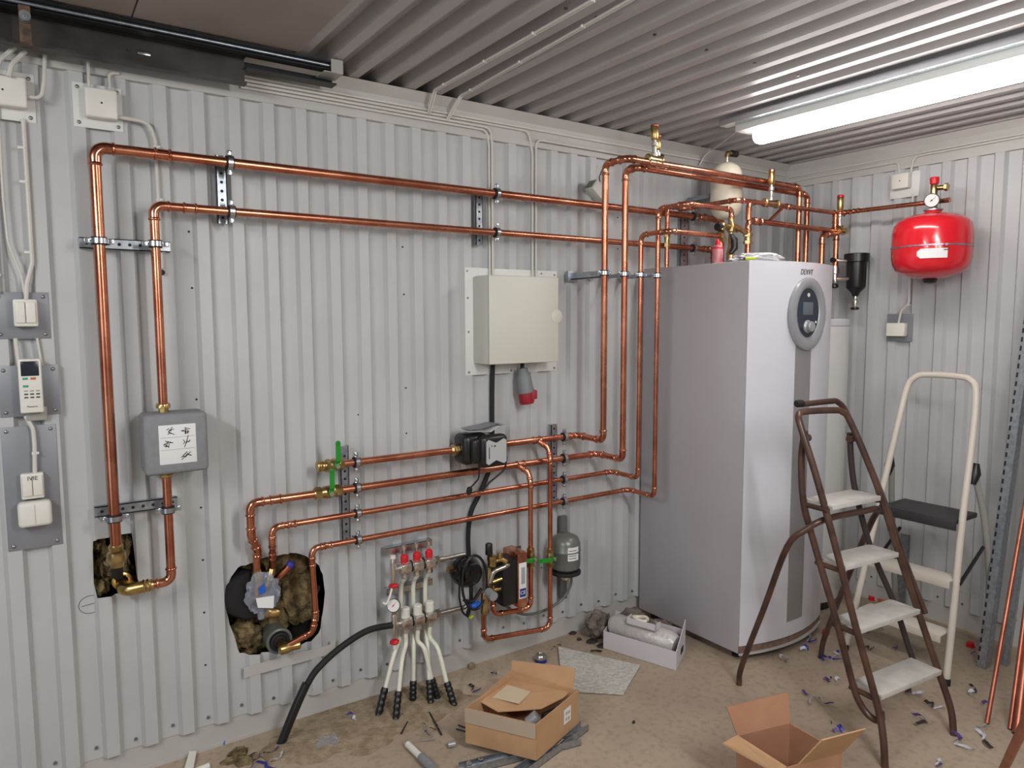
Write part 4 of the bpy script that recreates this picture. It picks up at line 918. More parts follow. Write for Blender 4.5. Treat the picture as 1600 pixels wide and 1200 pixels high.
MB().tube(fillet([(1.362, ym, zb), (1.50, ym-.01, zb), (1.525, ym-.01, zb+.028)], .02)[0], .010, 12).hexa((1.364, ym, zb), (1.378, ym, zb), .019).build('return_pipe', 'stainless', hm)
for z in (.612, .440): 
    MB().box((1.162, -.052, z+.0), (1.372, -.047, z+.026)).box((1.162, -.052, z+.024), (1.372, -.0205, z+.027)).build('bracket_rail', 'zinc', hm)
for z in (zt, zb): MB().lathe((1.176, ym, z), (1, 0, 0), [(.010, 0), (.014, .002), (.014, .010), (.011, .012), (.011, .024)], 18).lathe((1.172, ym, z-.055), (0, 0, 1), [(.010, 0), (.012, .004), (.012, .09), (.009, .10)], 14).build('end_piece', 'chrome', hm)
MB().lathe((1.172, ym, zt+.045), (0, 0, 1), [(.010, 0), (.012, .003), (.011, .014), (.001, .016)], 14).build('vent_cap', 'white', hm)
MB().lathe((1.172, ym, zt-.075), (0, 0, 1), [(.012, 0), (.020, .005), (.022, .010), (.012, .018)], 6).build('red_drain_cap', 'redpl', hm)
MB().lathe((1.172, ym, zb-.080), (0, 0, 1), [(.012, 0), (.020, .005), (.022, .010), (.012, .018)], 6).build('red_drain_cap', 'redpl', hm)
MB().tube(sm([(1.165, ym-.005, zt-.065), (1.145, ym-.02, zt-.10), (1.13, ym-.02, zt-.125), (1.118, ym-.015, zt-.118)]), .0045, 10).build('white_hose', 'white', hm)
MB().cyl((1.172, ym, zb-.10), (1.172, ym, zb-.075), .008, 12).build('drain_nipple', 'white', hm)
gauge('small pressure gauge with black rim on the left end of the heating manifold', V(1.172, ym, zb+.082), CAM-V(1.172, ym, zb+.082)+V(-.3, 0, 0), .026, .022, needle=.9, red=True)
o = tag(MB().lathe((1.172, ym, zb+.045), (0, 0, 1), [(.008, 0), (.008, .015)], 12).build('gauge_stem', 'brass'), 'short brass stem under the small manifold gauge', 'fitting')
# six heating tubes going to the floor
ends = [(590, 1122), (618, 1128), (645, 1100), (673, 1100), (684, 1092), (710, 1103)]
starts = [(xm[0], zt, 0), (xm[0], zb, 1), (xm[1], zt, 0), (xm[1], zb, 1), (xm[2], zt, 0), (xm[2], zb, 1)]
order = [(0, 1.222, 0), (1, 1.222, 1), (2, 1.278, 0), (3, 1.334, 0), (4, 1.278, 1), (5, 1.334, 1)]
which = ('leftmost', 'second from the left', 'third from the left', 'third from the right', 'second from the right', 'rightmost')
for i, x, low in order:
    e = PZ(*ends[i], 0)
    yy = ym if low else -.060
    zs = zb-.045 if low else zt-.045
    t = thing('heating_tube', 'milky heating tube ending in a black sleeve, %s of six' % which[i], 'hose', e, 'underfloor heating tubes fanning down from the manifold')
    top = V(x, ym if low else ym, zs)
    mid = [top, V(x, yy, zs-.05)]
    if not low: mid += [V(x+.0, -.055, zb), V(x+.0, -.055, zb-.06)]
    s2 = e+(V(x, yy, zb)-e)*.30; s2.z = .09 if i in (0, 1) else .075
    mid += [V(x, yy, .25).lerp(V(s2.x, s2.y, .15), .5), s2]
    MB().tube(sm(mid, 8), .0092, 12).build('tube', 'pex', t)
    mb = MB(); pth = sm([s2+V(0, 0, .008), (s2+e)/2+V(0, 0, .004), e+V(0, 0, -.004)], 10); rad = [.0135+.002*((k // 2) % 2) for k in range(len(pth))]
    mb.tube(pth, rad, 12).build('ribbed_sleeve', 'blackpl', t)
# thick black feed hose
bh = thing('black_water_hose', 'thick black hose curving from the manifold down into the floor', 'hose', PZ(440, 1160, 0))
e = PZ(438, 1165, 0)
pth = sm([V(1.165, ym, zb+.0), PY(605, 978, -.09), PY(575, 985, -.10), PY(540, 1006, -.11), PY(505, 1036, -.12), PY(480, 1070, -.125), e+V(0, 0, -.005)], 8)
MB().tube(pth, .0125, 14).build('hose', 'rubber', bh)
MB().tube(sm([PY(479, 1068, -.125), PY(462, 1105, -.125), e+V(-.003, 0, -.005)], 6), .0165, 14).build('sleeve', 'blackpl', bh)
# black cable from the cabinet down to the round pump
o = MB().tube(sm([(1.690, -.040, 1.375), (1.690, -.034, 1.25), (1.689, -.034, 1.10), (1.688, -.036, .98), (1.670, -.038, .90), (1.62, -.038, .80), (1.575, -.036, .72), (1.560, -.034, .62), (1.562, -.034, .52)], 6), .0105, 10).build('black_cable', 'rubber'); tag(o, 'thick black cable running down the wall from the beige cabinet to the round pump', 'cable')

# ================================================================ cables and conduits
# bundle on the beam
for k in range(4):
    z = 2.372+.013*k; x1 = (1.655, 1.672, 1.93, 3.7)[k]
    pts = [(.665, -.020, z), (x1, -.020, z)]
    if k == 0: pts = [(.665, -.020, z), (1.680, -.020, z-.002), (1.685, -.028, 2.30), (1.685, -.028, 1.755)]
    if k == 1: pts = [(.665, -.020, z), (1.700, -.020, z-.002), (1.700, -.028, 2.30), (1.700, -.028, 1.755)]
    if k == 2: pts = [(.665, -.020, z), (1.90, -.020, z), (1.915, -.028, 2.30), (1.915, -.028, 1.755)]
    if k == 3: pts = [(.665, -.020, z), (3.77, -.020, z-.002)]
    clips = [(x, -.018, z) for x in (.80, 1.0, 1.2, 1.4, 1.6)] if k == 0 else ()
    cable('cable', ('lowest white cable of the beam bundle, turning down left into the beige cabinet', 'white cable above it in the bundle, second one turning down to the beige cabinet', 'third white cable of the bundle, turning down to the right of the cabinet pair', 'topmost white cable of the bundle, running on along the beam to the corner')[k], pts, .0052, clips=clips)
cable('cable', 'white cable rising from the beige cabinet and turning right along the beam', [(1.935, -.028, 1.755), (1.935, -.028, 2.365), (3.77, -.022, 2.365)], .0052)
cable('cable', 'white cable along the right wall beam left of the junction box, dropping into it', [(XR-.02, -.03, 2.372), (XR-.022, -.68, 2.372), (XR-.03, -.69, 2.30)], .0052)
cable('cable', 'white cable along the right wall beam going out of the picture on the right', [(XR-.03, -.745, 2.29), (XR-.022, -.755, 2.385), (XR-.022, -2.6, 2.385)], .0052)
cable('cable', 'upper white cable running the whole length of the right wall beam', [(XR-.02, -.03, 2.398), (XR-.02, -2.6, 2.398)], .0048)
cable('conduit', 'thin white conduit down the right wall from junction box to the wall socket', [(XR-.025, -.76, 2.20), (XR-.025, -.765, 1.70), (XR-.025, -.765, 1.64), (XR-.03, -.73, 1.60), (XR-.035, -.722, 1.537)], .006, clips=[(XR-.028, -.765, 1.63)])
# pairs on the ceiling
for nm, (a, b, c) in (('left', (PY(668, 178, -.02), PZ(690, 134, 2.462), PZ(925, 0, 2.462))), ('right', (PY(697, 188, -.02), PZ(731, 143, 2.462), PZ(1035, -30, 2.462)))):
    for j in range(2):
        o = V(.009*j, 0, 0)
        cl = [b+(c-b)*u for u in (.02, .35, .68)] if j == 0 else ()
        cable('ceiling_cable', 'white ceiling cable, %s strand of the %s pair crossing the corrugations' % (('front', 'rear')[j], nm), [a+o, b+V(0, .06, 0)+o, b+o, c+o], .0042, clips=cl)
cable('lamp_cable', 'thin white cable looping from the beam up to the tube light', [PY(1093, 258, -.03), PY(1100, 245, -.05), PY(1112, 234, -.10), PZ(1130, 222, 2.44), (2.76, -.50, 2.44)], .004)
# left corner cables
cable('cable', 'left one of two thick white cables bending into the corner junction box', [(-.03, -.075, 2.275), (-.02, -.075, 2.31), (.02, -.06, 2.36)], .007)
cable('cable', 'right one of two thick white cables bending into the corner junction box', [(.0, -.075, 2.27), (.01, -.075, 2.305), (.045, -.055, 2.355)], .007)
cable('cable', 'white cable curving from the right side of the corner junction box up behind the track', [(.043, -.045, 2.228), (.078, -.045, 2.228), (.088, -.045, 2.28), (.094, -.035, 2.36)], .0055)
cable('cable', 'left white cable dropping into the second junction box', [(.205, -.045, 2.36), (.205, -.045, 2.275)], .005)
cable('cable', 'white cable hooking into the top right of the second junction box', [(.29, -.028, 2.345), (.262, -.035, 2.34), (.262, -.045, 2.275)], .005)
cable('conduit', 'white conduit from the second junction box, curving down beside the copper pipes', [(.28, -.045, 2.205), (.37, -.035, 2.205), (.386, -.030, 2.15), (.388, -.030, 1.735)], .0062, clips=[(.387, -.030, 2.13), (.388, -.030, 1.96), (.388, -.030, 1.79)], R=.05)
o = tag(MB().cyl((.388, -.033, 1.722), (.388, -.021, 1.722), .009, 14).build('cable_hole', 'rubber'), 'black grommet where the white conduit enters the wall', 'grommet')
cable('conduit', 'thick white conduit down from the corner junction box, nearest the picture edge', [(-.062, -.030, 2.19), (-.062, -.030, 1.648)], .0085, clips=[(-.062, -.030, 1.92), (-.062, -.030, 1.70)])
cable('cable', 'thin white cable in the middle, bowing from the corner box to the upper switch', [(-.03, -.028, 2.19), (-.032, -.028, 1.92), (-.028, -.028, 1.80), (.0, -.030, 1.70), (.008, -.032, 1.62)], .0035, R=.1)
cable('cable', 'white cable with clips from the corner plate down to the upper switch', [(.030, -.028, 2.165), (.030, -.028, 1.74), (.012, -.032, 1.67), (.008, -.035, 1.62)], .0065, clips=[(.018, -.028, 2.08), (.018, -.028, 1.98), (.018, -.028, 1.77)])
cable('cable', 'short white cable between the upper switch plate and the remote control plate, left', [(-.025, -.028, 1.51), (-.020, -.028, 1.425)], .006)
cable('cable', 'short white cable between the upper switch plate and the remote control plate, right', [(.030, -.028, 1.51), (.038, -.028, 1.425)], .004)
cable('cable', 'white cable from the remote plate down to the lower double switch', [(-.012, -.030, 1.272), (.005, -.034, 1.23), (.006, -.036, 1.18), (.002, -.036, 1.09)], .0065, clips=[(.004, -.036, 1.155)])
# bullet sensor / small camera behind the risers
ca = thing('wall_sensor', 'small angled beige sensor box behind the leftmost copper risers near the ceiling', 'sensor', (2.27, -.05, 2.12))
f = Matrix.Translation(V(2.275, -.055, 2.165)) @ Matrix.Rotation(math.radians(38), 4, 'Y')
MB().box((-.05, -.03, -.028), (.045, .03, .028), .006, mtx=f).build('housing', 'rear' if False else 'cab', ca)
MB().box((-.054, -.024, -.022), (-.049, .024, .022), .002, mtx=f).build('lens_plate', 'greytank', ca)
cable('sensor_cable', 'thin black lead rising from the beige sensor box behind the risers', [(2.30, -.05, 2.19), (2.31, -.03, 2.24), (2.34, -.028, 2.30)], .0025, m='rubber')
# ================================================================ step ladders
def catm(pts, n=7): return sm(pts, n)
lb = thing('step_ladder', 'old brown tubular step ladder with four worn white treads in front of the heat pump', 'ladder', (2.6, -1.2, 0))
TR = .0125
front = [(2.395,-1.456,.0), (2.405,-1.440,.10), (2.420,-1.406,.20), (2.400,-1.325,.47), (2.375,-1.262,.72), (2.345,-1.185,1.00), (2.330,-1.130,1.165), (2.345,-1.110,1.205), (2.39,-1.105,1.215), (2.53,-1.135,1.213), (2.565,-1.150,1.205), (2.590,-1.170,1.165), (2.640,-1.255,.93), (2.715,-1.312,.66), (2.775,-1.363,.44), (2.810,-1.430,.22), (2.812,-1.480,.09), (2.800,-1.500,0)]
MB().tube(catm(front, 5), TR, 14).build('front_frame', 'brown', lb)
rear = [(2.444,-.803,0), (2.438,-.818,.09), (2.37,-.97,.42), (2.315,-1.10,.71), (2.335,-1.165,.79), (2.40,-1.205,.828), (2.60,-1.235,.833), (2.69,-1.235,.825), (2.735,-1.19,.76), (2.80,-1.09,.56), (2.94,-.89,.13), (2.953,-.861,0)]
MB().tube(catm(rear, 5), TR*.95, 14).build('rear_frame', 'brown', lb)
dv = V(.0, .115, .004)
sl = [(2.348,-1.135,1.15), (2.352,-1.122,1.04), (2.354,-1.135,.885), (2.375,-1.16,.76), (2.405,-1.25,.46), (2.422,-1.315,.23), (2.428,-1.345,.165), (2.432,-1.38,.135), (2.432,-1.415,.140), (2.424,-1.418,.175)]
MB().tube(catm(sl, 5), TR, 12).build('left_stringer', 'brown', lb)
sr = [(2.612,-1.155,1.12), (2.632,-1.155,1.0), (2.655,-1.165,.88), (2.715,-1.20,.66), (2.785,-1.265,.44), (2.825,-1.32,.24), (2.83,-1.36,.17), (2.82,-1.42,.20)]
MB().tube(catm(sr, 5), TR*.9, 12).build('right_stringer', 'darkw', lb)
hd = [(2.385,-1.075,1.243), (2.42,-1.075,1.238), (2.55,-1.105,1.243), (2.59,-1.115,1.238), (2.625,-1.135,1.19), (2.66,-1.20,1.02), (2.70,-1.262,.84), (2.76,-1.315,.62), (2.805,-1.375,.43)]
MB().tube(catm(hd, 5), TR*.9, 12).build('handle_tube', 'brown', lb)
MB().lathe((2.385,-1.075,1.243), (-1, 0, .05), [(.014, -.03), (.0145, 0), (.010, .006)], 12).build('rubber_end', 'rubber', lb)
for k, (l, r, d) in enumerate((((2.425,-1.402,.225), (2.802,-1.436,.225), .105), ((2.408,-1.328,.445), (2.772,-1.362,.445), .105), ((2.388,-1.272,.665), (2.706,-1.305,.665), .105), ((2.352,-1.236,.885), (2.640,-1.262,.885), .110))):
    l, r = V(*l), V(*r); ex = (r-l).normalized(); ey = V(-ex.y, ex.x, 0); L = (r-l).length
    f = frame(l, ex, ey)
    MB().box((.006, -.012, .001), (L-.006, d, .009), .001, mtx=f).box((.006, -.014, -.009), (L-.006, -.011, .009), .001, mtx=f).build('tread', 'stepw', lb)
    td = lb.children[-1] if False else [o for o in lb.children if o.name.startswith('tread')][-1]
    for q in (0.0, L): MB().tube([f @ V(q, 0, -.012), f @ V(q, d, -.012)], .010, 10).build('tread_support', 'brown', lb)
for p in ((2.345,-1.142,1.125), (2.608,-1.165,1.10)): MB().cyl(V(*p)-V(.016, 0, 0), V(*p)+V(.016, 0, 0), .014, 14).build('hinge_bolt', 'brown', lb)

wl = thing('step_ladder', 'ivory and grey step ladder with a black top platform standing by the right wall', 'ladder', (3.4, -1.1, 0))
fr = [(3.123,-.878,0), (3.20,-.897,.30), (3.30,-.920,.70), (3.39,-.940,1.05), (3.435,-.955,1.235), (3.447,-.985,1.285), (3.455,-1.03,1.300), (3.455,-1.17,1.300), (3.448,-1.225,1.285), (3.437,-1.250,1.235), (3.40,-1.262,1.05), (3.31,-1.277,.70), (3.235,-1.292,.30), (3.169,-1.306,0)]
MB().tube(catm(fr, 5), .0145, 12).build('front_frame', 'ivory', wl)
for nm, p in (('left', [(3.385,-.925,.86), (3.45,-.90,.66), (3.60,-.85,.30), (3.73,-.80,0)]), ('right', [(3.385,-1.285,.88), (3.47,-1.30,.66), (3.58,-1.29,.35), (3.68,-1.25,0)])):
    MB().tube(catm(p, 5), .0135, 12).build('rear_leg', 'rear', wl)
for y, z in ((-.915, .86), (-1.285, .885)): MB().tube([(3.37, y, z-.045), (3.385, y, z), (3.395, y, z+.045)], [.012, .024, .012], 14).build('hinge_cap', 'blackpl', wl)
MB().box((3.275, -1.262, .668), (3.49, -.938, .690), .004).box((3.268, -1.268, .645), (3.282, -.932, .690), .003).build('platform', 'blackstep', wl)
for x0, z in ((3.222, .432), (3.165, .205)):
    MB().box((x0, -1.277, z-.004), (x0+.10, -.915, z+.004), .002).box((x0-.004, -1.277, z-.030), (x0+.002, -.915, z+.004), .001).build('tread', 'ivory', wl)
for y in (-.935, -1.30): MB().tube([(3.26, y, .42), (3.47, y+(.0 if y > -1 else -.0), .545)], .008, 8).build('stay', 'blackpl', wl)
for p in (fr[0], fr[-1], (3.73,-.80,0), (3.68,-1.25,0)): MB().lathe((p[0], p[1], 0), (0, 0, 1), [(.017, 0), (.018, .022), (.016, .028)], 12).build('rubber_foot', 'rubber', wl)

# galvanised perforated studs and copper lengths leaning on the right wall
def stud(name, label, a, b, w, d, m='galv', slots=True):
    a, b = V(*a), V(*b); ez = (b-a).normalized(); ex = V(0, -1, 0); ex = (ex-ez*ex.dot(ez)).normalized(); ey = ez.cross(ex); L = (b-a).length
    f = Matrix((ex, ey, ez)).transposed().to_4x4(); f.translation = a
    t = thing(name, label, 'metal stud', a)
    MB().box((-w/2, 0, 0), (w/2, .0015, L), mtx=f).box((-w/2, 0, 0), (-w/2+.0015, d, L), mtx=f).box((w/2-.0015, 0, 0), (w/2, d, L), mtx=f).build('channel', m, t)
    if slots:
        mb = MB(); k = .03
        while k < L-.03:
            mb.box((-w/2+.002, -.0008, k), (-w/2+.009, .0005, k+.022), mtx=f); k += .040
        o = mb.build('slots', 'rubber', t)
        o['kind'] = 'stuff'
    return t
stud('metal_stud', 'galvanised perforated steel stud leaning on the right wall behind the white ladder', (3.452, -1.325, .002), (3.775, -1.345, 2.10), .038, .05)
stud('metal_stud', 'narrower plain galvanised stud leaning beside the perforated one at the right edge', (3.56, -1.375, .002), (3.79, -1.43, 2.05), .022, .03, slots=False)
stud('metal_stud', 'short grey upright steel profile standing against the wall between the two ladders', (3.775, -.80, .002), (3.795, -.80, .42), .045, .018, slots=False)
def lean(label, foot, thru, r, L=2.6, m='copperl'):
    a = Vector(foot)+V(0, 0, r*.3); d = (Vector(thru)-a).normalized(); s = (3.785-a.x)/d.x; b = a+d*min(L, s)
    if b.z > 2.38: b = a+d*((2.38-a.z)/d.z)
    t = thing('copper_length', label, 'pipe', a); MB().tube([a, b], r, 14).build('tube', m, t)
    MB().lathe(a-d*.0005, d, [(r*.99, -.001), (r*.8, -.001), (r*.8, .004)], 14, cap=True).build('open_end', 'darkgap', t); return t
lean('thin copper length standing alone near the right edge, leaning to the wall', PZ(1542, 1131, 0), PX(1597, 815, 3.36), .0085)
lean('thinner one of two copper lengths standing close together at the right edge', PZ(1578, 1140, 0), PX(1596, 1000, 3.18), .0085)
lean('thicker one of two copper lengths standing close together at the right edge', PZ(1588, 1148, 0), PX(1604, 1010, 3.18), .0145)
o = MB().tube([PZ(1562, 1215, .04), PZ(1640, 1050, .75)], .013, 14).build('copper_length', 'copperl'); tag(o, 'copper length slanting across the very bottom right corner of the picture', 'pipe')
o = MB().tube([PZ(1590, 1142, .012), PZ(1640, 1135, .012)], .011, 12).build('grey_conduit_piece', 'rear'); tag(o, 'short light grey tube on the floor at the right edge behind the copper lengths', 'tube')

# ================================================================ boxes on the floor
def quadplate(mb, pts, th=.004):
    P = [Vector(p) for p in pts]; n = (P[1]-P[0]).cross(P[2]-P[0]).normalized(); mb.prism([p-n*th/2 for p in P], n*th); return mb
# metal strut pieces under the brown box
t = thing('steel_strut', 'zinc-plated strut channel on the floor under the brown cardboard box, front left', 'strut', PZ(760, 1188, 0))
f = frame((1.300, -.690, .0), V(.86, .10, 0), V(-.10, .86, 0)); f = Matrix.Translation((1.16, -.64, 0)) @ Matrix.Rotation(math.radians(-12), 4, 'Z')
MB().box((0, -.02, .001), (.46, .02, .004), mtx=f).box((0, -.02, .001), (.46, -.017, .028), mtx=f).box((0, .017, .001), (.46, .02, .028), mtx=f).build('channel', 'galv', t)
MB().lathe(f @ V(.03, -.005, .028), (0, 0, 1), [(.010, 0), (.010, .006), (.005, .008), (.005, .014)], 6).build('bolt', 'zinc', t)
MB().lathe(f @ V(.075, -.0, .028), (0, 0, 1), [(.010, 0), (.010, .006), (.005, .008), (.005, .014)], 6).build('bolt', 'zinc', t)
t = thing('steel_strut', 'zinc-plated strut channel sticking out at the right side under the brown box', 'strut', (1.5, -.75, 0))
f = Matrix.Translation((1.20, -.80, 0)) @ Matrix.Rotation(math.radians(14), 4, 'Z')
MB().box((0, -.02, .001), (.50, .02, .004), mtx=f).box((0, -.02, .001), (.50, -.017, .028), mtx=f).box((0, .017, .001), (.50, .02, .028), mtx=f).build('channel', 'galv', t)
# brown box: corners A front, B left, C right, D back
zb0, zt0 = .030, .162
A, B, C_ = V(1.396, -.770, zb0), V(1.232, -.530, zb0), V(1.640, -.665, zb0)
A = PZ(838, 1188, zb0); B = PZ(728, 1160, zb0); C_ = PZ(903, 1130, zb0); D = B+(C_-A)
H = V(0, 0, zt0-zb0)
cb = thing('cardboard_box', 'brown cardboard box with half-closed lid and address label, centre of the floor', 'box', (A+D)/2)
mb = MB(); 
for a, b in ((A, B), (B, D), (D, C_), (C_, A)): quadplate(mb, [a, b, b+H, a+H])
quadplate(mb, [A, B, D, C_]); mb.build('carton', 'card', cb)
ab = B-A; ac = C_-A
# front printed lip
n_ab = ac.normalized()*-.0045
quadplate(MB(), [A+H*.60+n_ab, B+H*.60+n_ab, B+H+n_ab, A+H+n_ab], .002).build('front_lip', 'cardi', cb)
# lid sagging into the box, hinged at the back
l0, l1 = B+H*.98+ac*.02+ab*-.02, D+H*1.0+ab*-.02
lidp = [PZ(799, 1047, .146), PZ(896, 1077, .146), PZ(880, 1091, .140), PZ(846, 1108, .134), PZ(812, 1111, .132), PZ(778, 1113, .130), PZ(745, 1094, .146)]
ld_ = MB().prism(lidp, (0, 0, .003)).build('lid', 'card', cb)
MB().prism([PZ(793, 1070, .150), PZ(829, 1081, .150), PZ(811, 1100, .147), PZ(769, 1090, .149)], (0, 0, .0008)).build('address_label', mat('beige_label', (204,186,158), .7), ld_)
quadplate(MB(), [PZ(799, 1047, .148), PZ(896, 1077, .148), PZ(898, 1043, .205), PZ(800, 1032, .175)], .003).build('back_flap', 'card', cb)
n_ac = ab.normalized()*-.0030
q0 = A+ac*.62+H*.34+n_ac*1.2; quadplate(MB(), [q0, q0+ac*.17, q0+ac*.17+H*.42, q0+H*.42], .001).build('side_label', 'paper', cb)
mb = MB()
for k, (u, v) in enumerate(((.2, .2), (.55, .15), (.25, .6), (.6, .55))):
    q = q0+ac*.17*u+H*.42*v+n_ac*.3; quadplate(mb, [q, q+ac*.04, q+ac*.04+H*.08, q+H*.08], .0006)
mb.build('side_label_print', 'cardi', cb)
o = MB().tube([A+ac*.30+ab*.30+V(0, 0, .075), A+ac*.36+ab*.20+V(0, 0, .10)], [.022, .025], 14).build('packaged_part', 'silver'); tag(o, 'grey cylindrical part peeking out of the open front of the brown box', 'part')
o = MB().box(A+ac*.55+ab*.14+V(-.03, -.02, .04), A+ac*.55+ab*.14+V(.05, .02, .095), .006).build('packaged_part', 'blackpl'); tag(o, 'black part with silver edge inside the open right side of the brown box', 'part')
# foam sheet
P = [PZ(872, 1012, .004), PZ(1000, 1041, .004), PZ(974, 1086, .004), PZ(905, 1082, .004), PZ(878, 1070, .004)]
o = MB().prism(P, (0, 0, .006)).build('bubble_foam_sheet', 'foamw'); tag(o, 'crinkled white foam sheet lying flat beside the brown cardboard box', 'foam sheet')
# can
t = thing('drink_can', 'short blue and silver can standing behind the brown cardboard box', 'can', PZ(845, 1033, 0))
c = PZ(845, 1034, 0)
MB().lathe(c, (0, 0, 1), [(.024, 0), (.028, .004), (.028, .018)], 24).build('blue_band', mat('can_blue', (36,52,140), .3, .3), t)
MB().lathe(c+V(0, 0, .018), (0, 0, 1), [(.028, 0), (.028, .008), (.022, .018), (.018, .019), (.018, .016), (.001, .016)], 24).build('silver_top', 'stainless', t)
# white box with insulation roll
A2, B2, C2 = PZ(943, 1013, 0)+V(0,0,.002), PZ(1056, 1048, 0)+V(0,0,.002), PZ(1070, 1020, 0)+V(0,0,.002); D2 = A2+(C2-B2)
wb = thing('white_box', 'long low white carton, open, holding a foil-wrapped roll beside the heat pump', 'box', (A2+C2)/2)
h1 = V(0, 0, .085); h2 = V(0, 0, .125); h3 = V(0, 0, .16)
mb = MB(); quadplate(mb, [A2, B2, B2+h1, A2+h1], .003); quadplate(mb, [D2, C2, C2+h1*1.3, D2+h1*1.3], .003); quadplate(mb, [A2, D2, D2+h1, A2+h1], .003); quadplate(mb, [A2, B2, C2, D2], .003); quadplate(mb, [B2, C2, C2+h3, B2+h1], .003); mb.build('carton', 'cardw', wb)
quadplate(MB(), [B2+(C2-B2)*.45+V(.0022, -.001, .03), B2+(C2-B2)*.75+V(.0022, -.001, .03), B2+(C2-B2)*.75+V(.0022, -.001, .06), B2+(C2-B2)*.45+V(.0022, -.001, .06)], .0006).build('handle_print', 'ink', wb)
u = (B2-A2).normalized(); vv = (C2-B2)
c0 = A2+vv*.45+u*.02; c1 = B2+vv*.40-u*.02
o = MB().tube([c0+V(0, 0, .080), c0+u*.02+V(0, 0, .086), c1-u*.02+V(0, 0, .082), c1+V(0, 0, .078)], [.044, .058, .058, .042], 14).build('foil_roll', mat('foil_wrap', (196,192,190), .3, .15, bump=.5, bscale=40)); tag(o, 'grey-white wrapped roll lying in the long white carton', 'roll')
f = frame(A2+(B2-A2)*.30+vv*.15+V(0, 0, .138), u, V(-u.y, u.x, 0))
t = thing('tape_tray', 'small white open carton with a rolled strip on top of the wrapped roll', 'box', f.translation)
MB().box((0, -.0, .0), (.15, .004, .030), mtx=f).box((0, .0, 0), (.004, .05, .030), mtx=f).box((.146, 0, 0), (.15, .05, .030), mtx=f).box((0, 0, 0), (.15, .05, .003), mtx=f).build('tray', 'cardw', t)
f2 = frame(f @ V(.05, .045, .022), u, V(-u.y, u.x, 0))
mb = MB(); vs = []
mb.tube([f2 @ V(.035*math.cos(a), .022*math.sin(a), .004*math.sin(a*2)) for a in [2*PI*k/20 for k in range(20)]], .008, 8).build('rolled_strip', 'cream', t)
blobs('insulation_scraps', [((A2+D2)/2+V(-.02, .06, .06), (.07, .06, .065)), (D2+(C2-D2)*.3+V(.0, .05, .05), (.10, .06, .075)), (D2+(C2-D2)*.65+V(0, .03, .05), (.10, .04, .06))], 'woolg', 'grey-brown insulation scraps heaped behind the white carton at the boiler corner', 'insulation')
# open brown box lower right
zr = .235
Q = [PZ(1152, 1150, zr), PZ(1240, 1120, zr), PZ(1322, 1180, zr)]
P0 = PZ(1152, 1150, zr); P1 = PZ(1234, 1130, zr); P2 = PZ(1315, 1176, zr); P3 = P0+(P2-P1)
bo = thing('cardboard_box', 'open brown cardboard box with raised flaps at the bottom edge of the picture', 'box', ((P0+P2)/2*V(1, 1, 0) if False else V((P0.x+P2.x)/2, (P0.y+P2.y)/2, 0)))
dn = V(0, 0, zr-.003)
mb = MB()
for a, b in ((P0, P1), (P1, P2), (P2, P3), (P3, P0)): quadplate(mb, [a-dn, b-dn, b, a], .004)
quadplate(mb, [P0-dn, P1-dn, P2-dn, P3-dn], .004); mb.build('carton', 'card_shade', bo)
quadplate(MB(), [P0, P1, P1+V(.03, .03, .085), P0+V(-.012, .035, .085)], .004).build('back_flap', 'card_shade', bo)
quadplate(MB(), [P0+V(0, 0, .002), P3, P3+V(-.09, -.03, .03), P0+V(-.085, -.01, .01)], .004).build('left_flap', 'card', bo)
e = (P2-P3); quadplate(MB(), [P3+e*.2, P2, P2+V(.02, -.06, .10), P3+e*.2+V(.02, -.06, .10)], .004).build('front_flap', 'card', bo)
quadplate(MB(), [P1, P2, P2+V(.01, .01, -.03), P1+V(.01, .0, -.02)], .004).build('right_flap', 'card_shade', bo)

# ================================================================ floor debris
def mound(lst, name, m, label, cat):
    mb = MB()
    for i, (c, s) in enumerate(lst): mb.add(*noisy_blob(c, s, i*2.3+5, .3, 4, 1.6), smooth=True)
    o = mb.build(name, m); tag(o, label, cat); o['kind'] = 'stuff'; return o
mound([((1.05, -.12, -.012), (.42, .16, .026)), ((1.25, -.22, -.012), (.26, .12, .022)), ((.80, -.16, -.010), (.22, .14, .022)), ((.98, -.27, -.014), (.2, .1, .022))], 'sand_heap', 'sand', 'loose sand spread on the floor around the feet of the heating tubes', 'sand')
blobs('mineral_wool', [(PZ(372, 1178, .0), (.035, .03, .02)), (PZ(385, 1190, .0), (.04, .025, .018)), (PZ(360, 1190, 0), (.03, .02, .015))], 'wool', 'brown tuft of mineral wool on the floor at the foot of the wall, lower left', 'insulation')
blobs('crumb_debris', [(PZ(q[0], q[1], 0)+V(0, 0, .003), (q[2], q[2]*.8, .008)) for q in ((925, 1003, .03), (940, 1010, .025), (895, 990, .02), (905, 1000, .012), (1175, 1100, .006), (990, 1130, .006))], 'darkw', 'dark crumbs of rubbish on the floor left of the white carton', 'rubbish')
tag(MB().add(*noisy_blob(PZ(735, 1043, 0)+V(0, -.012, .012), (.016, .012, .018), 2.0, .2, 3), smooth=False).build('concrete_crumb', 'sand'), 'small pale lump of concrete at the foot of the wall behind the brown box', 'stone')
